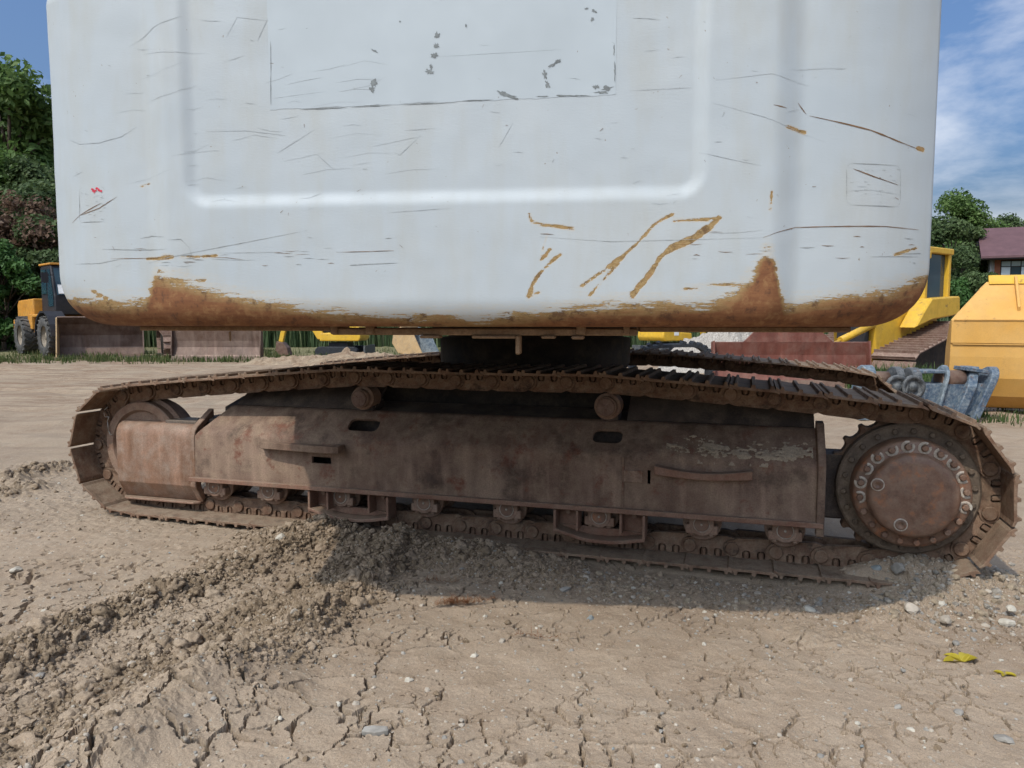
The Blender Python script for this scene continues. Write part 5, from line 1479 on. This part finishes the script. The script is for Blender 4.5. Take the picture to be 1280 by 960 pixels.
def tree_meshes(name, h, spread, seed, leaf, n_leaf=15000, size=.17, low=.22, dead=False):
    r = np.random.RandomState(seed)
    mb = MB()
    p = Vector((0, 0, -.2)); rad = .022 * h
    tr = [p.copy()]
    for k in range(7):
        p = p + Vector((r.normal(0, .02) * h, r.normal(0, .02) * h, h * .125)); tr.append(p.copy())
    for k in range(7): mb.cyl(tr[k], tr[k + 1], rad * (1 - k / 8), rad * (1 - (k + 1) / 8), 9)
    cent = []; rd = []
    for k in range(30):
        t = r.uniform(low, 1.0); base_ = tr[min(6, int(t * 6))]
        a = r.uniform(0, 6.28); w = spread * (math.sin(min(1, (t - low + .15) / (1.15 - low)) * math.pi) ** .6) * r.uniform(.35, 1)
        tip = Vector((base_.x + math.cos(a) * w, base_.y + math.sin(a) * w, h * (t * .93) + r.normal(0, .03) * h))
        mid = base_.lerp(tip, .55) + Vector((0, 0, .02 * h))
        mb.cyl(base_, mid, rad * .32, rad * .2, 6); mb.cyl(mid, tip, rad * .2, rad * .06, 6)
        cent.append(tuple(tip)); rd.append(r.uniform(.065, .135) * h)
        if r.rand() < .8: cent.append(tuple(mid.lerp(tip, .5) + Vector((r.normal(0, .04), r.normal(0, .04), .03)) * h)); rd.append(r.uniform(.05, .10) * h)
    v, q, tone = leaf_cloud(cent, rd, n_leaf, size, seed + 1)
    tmp = mb.build(name + '_trunk', M['bark']); tm = tmp.data; bpy.data.objects.remove(tmp)
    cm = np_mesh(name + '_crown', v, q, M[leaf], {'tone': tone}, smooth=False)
    return tm, cm
TM = {'oak': tree_meshes('oak', 14.5, 4.2, 21, 'leaf_a', 26000, .17), 'olive': tree_meshes('olive', 11.5, 3.4, 31, 'leaf_b', 20000, .15, .15),
      'dead': tree_meshes('dead', 8.0, 2.6, 41, 'leaf_dead', 7000, .13, .3), 'bush': tree_meshes('bush', 5.0, 2.3, 51, 'leaf_c', 12000, .12, .06), 'dark': tree_meshes('dark', 9.0, 3.2, 61, 'leaf_b', 17000, .15, .08)}
def tree(kind, u, y, sc, label, rot, name='tree', cat='tree'):
    x = (u - 640) / FPX * y
    W = Matrix.Translation((x, y, 0)) @ Matrix.Rotation(rot, 4, 'Z') @ Matrix.Scale(sc, 4)
    e = empty(name, W); tag(e, label, cat)
    tm, cm = TM[kind]
    mesh_obj('trunk', tm, e, W); mesh_obj('crown', cm, e, W)
    return e
tree('oak', 8, 41, 1.02, 'tall broad green tree topping the left background', .4)
tree('oak', -95, 44, 1.08, 'green tree at the far left edge behind the others', 2.1)
tree('oak', 95, 46, .98, 'green tree standing behind the counterweight upper left edge', 3.9)
tree('olive', 52, 38, .80, 'olive tree half hidden by the left edge of the counterweight', 1.2)
tree('dead', 30, 34.5, .86, 'tree with withered rust brown leaves, left background', .3)
tree('dead', 70, 36.5, .80, 'withered brown tree just behind the counterweight left edge', 2.6)
tree('dark', -20, 33.5, .74, 'dark low tree under the withered one at the left edge', .9)
tree('dark', 62, 34, .66, 'dark shrubby tree right behind the wheel loader cab', 3.3)
tree('bush', 6, 31.5, .86, 'bright green bush behind the wheel loader rear hood', 1.9, 'bush', 'bush')
tree('bush', -60, 31, .9, 'bright green bush outside the left edge of the loader', 4.4, 'bush', 'bush')
tree('oak', 1195, 64, .82, 'tall green tree right of the counterweight, behind the yellow cab', 5.1)
tree('olive', 1255, 69, .92, 'greyish olive tree behind the maroon roof', .5)
tree('olive', 1330, 66, .98, 'olive tree beyond the house at the right edge', 1.5)
tree('dark', 1180, 52, .92, 'dark green tree directly behind the yellow cab', 2.2)
tree('dark', 1196, 45, .62, 'dark low tree between yellow cab and house', 4.0)
tree('oak', 1120, 66, .85, 'green tree hidden mostly by the counterweight right edge', 3.0)
tree('bush', 1196, 41, .66, 'deep green bush at the foot of the house', .2, 'bush', 'bush')
tree('dark', 420, 46, .5, 'low green tree seen under the counterweight, left of the small excavator', 1.0)
tree('dark', 520, 47, .5, 'low green tree seen under the counterweight above the bleached bucket', 3.0)
tree('bush', 470, 42, .6, 'low bush behind the small excavator beyond the mound', 2.0, 'bush', 'bush')
tree('dark', 330, 47, .52, 'low tree seen under the counterweight right of the steel blade', 5.0)
tree('dark', 230, 48, .6, 'low tree behind the left bulldozer', 5.6)

def blades(name, pts, hmin, hmax, width, mat, seed, label, cat, lean=.35):
    r = np.random.RandomState(seed); n = len(pts)
    h = r.uniform(hmin, hmax, n) ; a = r.uniform(0, 6.28, n); w = width * r.uniform(.6, 1.3, n)
    dx, dy = np.cos(a), np.sin(a); la = r.uniform(0, 6.28, n); L = lean * h * r.rand(n)
    b = np.array(pts)
    p0 = b + np.stack([-dx * w, -dy * w, 0 * w], 1); p1 = b + np.stack([dx * w, dy * w, 0 * w], 1)
    md = b + np.stack([np.cos(la) * L * .4, np.sin(la) * L * .4, h * .6], 1)
    m0 = md + np.stack([-dx * w * .8, -dy * w * .8, 0 * w], 1); m1 = md + np.stack([dx * w * .8, dy * w * .8, 0 * w], 1)
    tp = b + np.stack([np.cos(la) * L, np.sin(la) * L, h], 1)
    t0 = tp - np.stack([dx * w * .15, dy * w * .15, 0 * w], 1); t1 = tp + np.stack([dx * w * .15, dy * w * .15, 0 * w], 1)
    v = np.stack([p0, p1, m1, m0, t1, t0], 1).reshape(-1, 3)
    i = np.arange(n)[:, None] * 6
    q = np.concatenate([i + np.array([[0, 1, 2, 3]]), i + np.array([[3, 2, 4, 5]])])
    o = mesh_obj(name, np_mesh(name, v, q, mat, {'tone': np.repeat(r.rand(n), 6)}, smooth=False))
    return tag(o, label, cat, kind='stuff')
r = np.random.RandomState(3)
def scatter(n, x0, x1, y0, y1, sd, thr=-9, fq=.8):
    rr = np.random.RandomState(sd)
    x = rr.uniform(x0, x1, n * 3); y = rr.uniform(y0, y1, n * 3)
    k = fbm(x * fq, y * fq, 3, sd) + rr.normal(0, .15, n * 3) > thr
    x, y = x[k][:n], y[k][:n]
    z = ground_fields(x, y, False)[0] - .02
    return np.stack([x, y, z], 1)
blades('grass', np.concatenate([scatter(6500, -30, -2, 22.4, 31, 1, .16, .7), scatter(2500, -17, -6, 23.3, 25.2, 2, .0, 1.3)]), .04, .24, .014, M['grass'], 1, 'short green grass around the parked loader and bulldozer', 'grass')
blades('tall_grass', scatter(26000, -26, 14, 35, 40, 5, -.5), .8, 2.1, .035, M['reed'], 2, 'tall green grass along the far edge of the yard', 'grass', .25)
blades('tall_grass', scatter(9000, 14, 46, 36, 44, 6, -.5), .5, 1.6, .04, M['reed'], 3, 'tall grass in front of the house and right trees', 'grass', .25)
blades('weeds', np.concatenate([scatter(2600, 6.4, 8.6, 12.6, 15.6, 7, -.25, 1.5)]), .08, .5, .012, M['weed'], 4, 'green weeds growing between the bulldozer track and the yellow bucket', 'weeds', .5)
blades('weeds', np.concatenate([scatter(700, 6.3, 9.5, 8.6, 10.4, 8, .05, 2.0), scatter(160, 5.9, 6.6, 10.0, 10.6, 10, -.1, 3)]), .03, .16, .007, M['weed'], 14, 'small green weeds at the foot of the yellow bucket', 'weeds', .6)
blades('grass', scatter(3200, 7.0, 14, 8.6, 13, 11, -.05, 1.0), .02, .09, .008, M['grass'], 6, 'thin short grass at the right edge beside the track', 'grass')
# distant wood closing the view behind the yard
rw = np.random.RandomState(77)
cent = []; rd = []
for k in range(170):
    x = rw.uniform(-27, 27); y = rw.uniform(54, 62); top = 5.5 + 2.2 * math.sin(x * .31) + 1.4 * math.sin(x * .83 + 1) + rw.uniform(-.8, 1.4)
    cent.append((x, y, rw.uniform(.12, .95) * top)); rd.append(rw.uniform(.8, 1.7))
v, q, tone = leaf_cloud(cent, rd, 36000, .24, 78)
tag(mesh_obj('distant_wood', np_mesh('distant_wood', v, q, M['leaf_b'], {'tone': tone}, smooth=False)), 'distant dark green wood behind the counterweight', 'wood', kind='stuff')

# ================================================================== STONES, CLODS, SMALL THINGS ON THE GROUND
def ico(sub):
    bm = bmesh.new(); bmesh.ops.create_icosphere(bm, subdivisions=sub, radius=1.0)
    bm.verts.ensure_lookup_table()
    v = np.array([tuple(x.co) for x in bm.verts]); f = np.array([[x.index for x in p.verts] for p in bm.faces])
    bm.free(); return v, f
I1, I2, I3 = ico(1), ico(2), ico(3)
def rock(seed, sub=I2, jag=.32, flat=.65):
    r_ = np.random.RandomState(seed); v = sub[0].copy()
    for k in range(9):                                    # shave flat faces
        n = r_.normal(size=3); n /= np.linalg.norm(n); d = r_.uniform(.55, .9)
        s = v @ n; v -= np.outer(np.clip(s - d, 0, None), n)
    v *= 1 + jag * .35 * pnoise(v[:, :1] * 1.7 + seed, v[:, 1:2] * 1.7 + v[:, 2:3])
    return v * np.array([1, r_.uniform(.6, .95), flat])
def clod(seed, sub=I2, jag=1.35):
    v = sub[0].copy()
    n = pnoise(v[:, 0] * 1.6 + seed * 3.1, v[:, 1] * 1.6 + v[:, 2] * 1.1) * .6 + pnoise(v[:, 0] * 3.7 + v[:, 2] * 2.2, v[:, 1] * 3.7 + seed) * .5 + pnoise(v[:, 0] * 8 + v[:, 2] * 5, v[:, 1] * 8 + seed) * .3
    return v * (1 + jag * .6 * n)[:, None] * np.array([1, .9, .75])
def pile(name, protos, faces, pos, sizes, mat, label, cat, seed, sink=.3, attrs=None):
    r_ = np.random.RandomState(seed)
    V = []; F = []; b = 0
    for p, s in zip(pos, sizes):
        v = protos[r_.randint(len(protos))]
        a = r_.uniform(0, 6.28); t = r_.normal(0, .35)
        ca, sa, ct, st_ = math.cos(a), math.sin(a), math.cos(t), math.sin(t)
        Rm = np.array([[ca, -sa, 0], [sa, ca, 0], [0, 0, 1]]) @ np.array([[1, 0, 0], [0, ct, -st_], [0, st_, ct]])
        V.append((v * s) @ Rm.T + np.array([p[0], p[1], p[2] + s * (.75 - sink) * .6])); F.append(faces + b); b += len(v)
    V = np.concatenate(V)
    at_ = {'mud': np.repeat(r_.uniform(.1, 1.0, len(pos)), len(protos[0])), 'sto': np.zeros(len(V))} if attrs is None else attrs(len(V))
    o = mesh_obj(name, np_mesh(name, V, np.concatenate(F), mat, at_, smooth=(attrs is None and len(protos[0]) > 100)))
    return tag(o, label, cat, kind='stuff')
rg = np.random.RandomState(17)
def along(pts, n, spread):
    pts = np.array(pts); out = []
    sg = np.hypot(*np.diff(pts, axis=0).T); cu = np.concatenate([[0], np.cumsum(sg)])
    L = rg.uniform(0, cu[-1], n)
    x = np.interp(L, cu, pts[:, 0]) + rg.normal(0, spread, n); y = np.interp(L, cu, pts[:, 1]) + rg.normal(0, spread, n)
    return np.stack([x, y, ground_fields(x, y, False)[0]], 1)
def over(n, x0, x1, y0, y1):
    x = rg.uniform(x0, x1, n); y = rg.uniform(y0, y1, n)
    return np.stack([x, y, ground_fields(x, y, False)[0]], 1)
def trk_over(n, s0, s1, t0, t1):
    s = rg.uniform(s0, s1, n); t = rg.uniform(t0, t1, n)
    x = TRK_O.x + s * _td[0] - t * _td[1]; y = TRK_O.y + s * _td[1] + t * _td[0]
    return np.stack([x, y, ground_fields(x, y, False)[0]], 1)
CL = [clod(k, I3) for k in range(12)]; CLs = [clod(k, I1) for k in range(8)]
pc = np.concatenate([along(RIDGE_U, 420, .085), along(RIDGE_L[:5], 280, .07), along(RUT, 160, .14), trk_over(200, 1.1, 3.0, -.36, -.04), along(LEFT_BERM, 90, .07), along(LEFT_BERM2, 70, .07), along(RUT, 120, .12)])
sz = np.clip(rg.lognormal(math.log(.0125), .6, len(pc)), .005, .038)
pile('mud_clods', CL, I3[1], pc, sz, M['soil'], 'crumbly clods of mud along the berms and the buried track', 'clods', 1, .85)
ps = np.concatenate([along(RIDGE_U, 4800, .10), along(RIDGE_L[:6], 3200, .085), along(RUT, 2600, .17), trk_over(3200, 1.0, 3.2, -.42, .0), trk_over(900, 2.6, 4.6, -.5, .0), over(1400, -2.4, 2.4, 1.8, 4.2), over(1200, -5, -1.0, 4.2, 7)])
pile('soil_crumbs', CLs, I1[1], ps, np.clip(rg.lognormal(math.log(.0062), .5, len(ps)), .003, .020), M['soil'], 'small crumbs of dry soil scattered over the yard', 'crumbs', 2, .4)
PB = [rock(k, I1) for k in range(8)]
none_ = lambda n: {}
for nm, mt, cnt, sd, lab in (('gravel_chips', 'stone', 2400, 3, 'tan gravel chips scattered over the clay'), ('gravel_chips', 'stone_grey', 1200, 4, 'grey gravel chips scattered over the clay'), ('gravel_chips', 'stone_white', 300, 5, 'pale stone chips scattered over the clay'), ('gravel_chips', 'stone_blue', 70, 6, 'blue grey stone chips scattered over the clay')):
    k = cnt
    pp = np.concatenate([over(int(k * .42), -2.4, 2.4, 1.9, 4.0), trk_over(int(k * .16), 2.4, 5.6, -.55, .0), trk_over(int(k * .10), 4.5, 5.5, -.1, .7), along(HEAP_R, int(k * .14), .16), over(int(k * .18), -5.0, -.8, 4.0, 7.0)])
    s_ = np.clip(rg.lognormal(math.log(.0066), .5, len(pp)), .0035, .024)
    pile(nm, PB, I1[1], pp, s_, M[mt], lab, 'gravel', sd, .7, none_)
M['rubble_tan'] = plain('dusty rubble', (0.275, 0.22, 0.155), 0.95, 0, 0.35, 30, 0.15, 0.4)
M['rubble_grey'] = plain('dusty grey rubble', (0.24, 0.215, 0.18), 0.95, 0, 0.35, 30, 0.15, 0.4)
for mt, cnt, sd, lab in (('rubble_tan', 340, 31, 'tan rubble heaped round the drive end of the track'), ('rubble_grey', 150, 32, 'grey rubble heaped round the drive end of the track')):
    pp = np.concatenate([along(HEAP_R, int(cnt * .4), .14), trk_over(int(cnt * .35), 4.55, 5.5, -.35, .45), trk_over(int(cnt * .25), 3.2, 4.7, -.45, -.05)])
    pile('rubble', PB, I1[1], pp, np.clip(rg.lognormal(math.log(.014), .45, len(pp)), .007, .032), M[mt], lab, 'rubble', sd, .6, none_)
# larger stones one can pick out
def stone(u, v, px, mat, label, seed, flat=.6, z=None, y=None):
    p = gnd(u, v) if z is None else gnd(u, v, z)
    gz = ground_z(p.x, p.y) if z is None else z
    p = gnd(u, v, gz)
    s = px / FPX * p.y / 2
    vv = rock(seed, I2, .3, flat) * s
    a = seed * 1.7
    W = Matrix.Translation((p.x, p.y, gz + s * flat * .35)) @ Matrix.Rotation(a, 4, 'Z')
    o = mesh_obj('stone', np_mesh('stone', vv, I2[1], M[mat], {}, smooth=False), None, W)
    return tag(o, label, 'stone', 'loose stones on the clay')
SL = [(791, 0, 0)]
for (u, v, px, mt, lab, sd, fl) in [
    (1122, 712, 24, 'stone_grey', 'grey block of stone resting against the last visible track shoe', 1, .8),
    (1079, 714, 16, 'stone_grey', 'grey stone on the track shoe, left of the grey block', 2, .6),
    (1095, 712, 17, 'stone_blue', 'bluish stone beside the grey block on the track shoe', 3, .6),
    (1139, 763, 27, 'stone', 'smooth tan stone in the sun below the final drive', 4, .6),
    (1010, 763, 20, 'stone_white', 'flat pale stone on the shadow edge below the track', 5, .45),
    (1182, 776, 17, 'stone', 'tan stone on the heap right of the smooth tan stone', 6, .7),
    (1166, 779, 11, 'stone_grey', 'small grey stone between two tan stones on the heap', 7, .6),
    (1263, 763, 17, 'stone_white', 'white stone near the right edge, upper of the white pair', 8, .6),
    (1258, 780, 20, 'stone_white', 'white stone near the right edge, lower of the white pair', 9, .6),
    (738, 774, 13, 'stone_blue', 'small blue green chip alone on the cracked clay', 10, .6),
    (706, 738, 20, 'stone_grey', 'flat grey stone in the shadow under the middle of the track', 11, .4),
    (352, 674, 26, 'stone_white', 'long pale stone lodged in the mud by the track', 12, .5),
    (1122, 885, 13, 'stone_grey', 'light grey stone in the lower right clay', 13, .6),
    (1199, 892, 14, 'stone_grey', 'grey stone below the yellow leaves', 14, .6),
    (511, 851, 13, 'stone_white', 'pale rounded stone in the clay below the lower berm', 15, .6),
    (350, 899, 10, 'stone_white', 'small pale stone beside the lower berm foot', 16, .6),
    (1025, 946, 12, 'stone_grey', 'small grey stone at the bottom edge, right of the middle', 17, .5),
    (1255, 925, 26, 'stone_grey', 'wide grey green stone at the lower right corner', 18, .5),
    (20, 714, 16, 'stone_white', 'pale stone at the left edge above the upper berm', 19, .6),
    (128, 697, 9, 'stone_white', 'small white stone above the upper berm', 20, .6),
    (1195, 805, 12, 'stone_grey', 'dark grey stone under the right heap', 21, .6),
    (1246, 747, 9, 'stone_grey', 'small grey stone on top of the right heap', 22, .6),
    (660, 852, 8, 'stone_grey', 'tiny grey pebble in the middle of the clay', 23, .6),
    (1072, 905, 9, 'stone_white', 'small white pebble in the lower right clay', 24, .6)]:
    stone(u, v, px, mt, lab, sd, fl)
# flat chip of brick at the bottom
p = gnd(470, 914); gz = ground_z(p.x, p.y)
mb = MB(); mb.prism([(-.045, -.012), (.0, -.02), (.042, -.008), (.036, .014), (-.012, .018), (-.04, .012)], -.008, .011, 'z')
o = mb.build('shard', M['stone_grey'], None, Matrix.Translation((p.x, p.y, gz + .006)) @ Matrix.Rotation(.1, 4, 'X'), bevel=.002); tag(o, 'thin flat grey shard lying on clay near the bottom edge', 'shard')
# yellow fallen leaves
def leaf_thing(u, v, px, label, seed, n):
    r_ = np.random.RandomState(seed); p = gnd(u, v); gz = ground_z(p.x, p.y); s = px / FPX * p.y
    W = Matrix.Translation((p.x, p.y, gz + .001))
    e = empty('fallen_leaf', W); tag(e, label, 'leaf', 'yellow leaves on the clay')
    for k in range(n):
        a = r_.uniform(-.5, .5) + (math.pi if k % 2 else 0) + r_.uniform(-.7, .7); L = s * r_.uniform(.35, .6); w = L * .28; lift = r_.uniform(.12, .45)
        vs = []; fs = []
        for i_ in range(7):
            t = i_ / 6; ww = w * math.sin(math.pi * min(1, t * .92 + .08)) ** .8
            z = lift * L * t * (1 - t * .7)
            c_ = Vector((math.cos(a) * L * t, math.sin(a) * L * t, z)); nn = Vector((-math.sin(a), math.cos(a), 0))
            vs += [c_ + nn * ww + Vector((0, 0, ww * .5)), c_, c_ - nn * ww + Vector((0, 0, ww * .5))]
        for i_ in range(6):
            for j in range(2): fs.append((i_ * 3 + j, i_ * 3 + j + 1, i_ * 3 + j + 4, i_ * 3 + j + 3))
        me_ = np_mesh('leaflet', np.array([tuple(x) for x in vs]), np.array(fs), M['yellow_leaf'], {'tone': np.full(len(vs), r_.rand())})
        mesh_obj('leaflet', me_, e, W)
leaf_thing(1204, 830, 56, 'yellow leaf curled on the clay at lower right, larger of the two', 1, 5)
leaf_thing(1256, 845, 26, 'small yellow leaf tuft at the right edge of the clay', 2, 7)
# dry rust coloured sprig
def sprig(u, v, px, label, seed, n, ang):
    r_ = np.random.RandomState(seed); p = gnd(u, v); gz = ground_z(p.x, p.y); s = px / FPX * p.y
    V = []; Q_ = []; T_ = []; b = 0
    def strip(a0, a1, w, tone):
        nonlocal b
        a0 = np.array(a0); a1 = np.array(a1); d = a1 - a0; n_ = np.cross(d, [0, 0, 1.0]); n_ /= np.linalg.norm(n_) + 1e-9
        mid = (a0 + a1) / 2 + np.array([0, 0, .006])
        V.extend([a0 - n_ * w, a0 + n_ * w, mid + n_ * w * .8, mid - n_ * w * .8, a1 + n_ * w * .4, a1 - n_ * w * .4]); Q_.append([b, b + 1, b + 2, b + 3]); Q_.append([b + 3, b + 2, b + 4, b + 5]); T_.extend([tone] * 6); b += 6
    sx_ = [np.array([math.cos(ang) * s * (t - .5), math.sin(ang) * s * (t - .5) + .015 * math.sin(t * 7), .012]) for t in np.linspace(0, 1, 9)]
    for a_, b_ in zip(sx_[:-1], sx_[1:]): strip(a_, b_, .003, .2)
    for k in range(n):
        t = r_.randint(0, 9) if r_.rand() < .4 else r_.randint(1, 5); a = r_.uniform(0, 6.28); L = s * r_.uniform(.06, .22)
        a0 = sx_[t] + r_.normal(0, .008, 3) * np.array([1, 1, .4]); a1 = a0 + np.array([math.cos(a) * L, math.sin(a) * L * .8, r_.uniform(-.004, .03)])
        strip(a0, a1, .0011, r_.rand())
    o = mesh_obj('dry_sprig', np_mesh('dry_sprig', np.array(V), np.array(Q_), M['needle'], {'tone': np.array(T_)}, smooth=False), None, Matrix.Translation((p.x, p.y, gz + .004)))
    tag(o, label, 'sprig')
sprig(582, 756, 75, 'dry rust coloured conifer sprig on the clay at the shadow edge', 3, 260, .25)
sprig(553, 731, 50, 'thin dry reddish twig in the shade above the rust coloured sprig', 5, 50, .05)
sprig(672, 798, 60, 'faint dry reddish twig lying flat right of the rust coloured sprig', 6, 24, -.1)
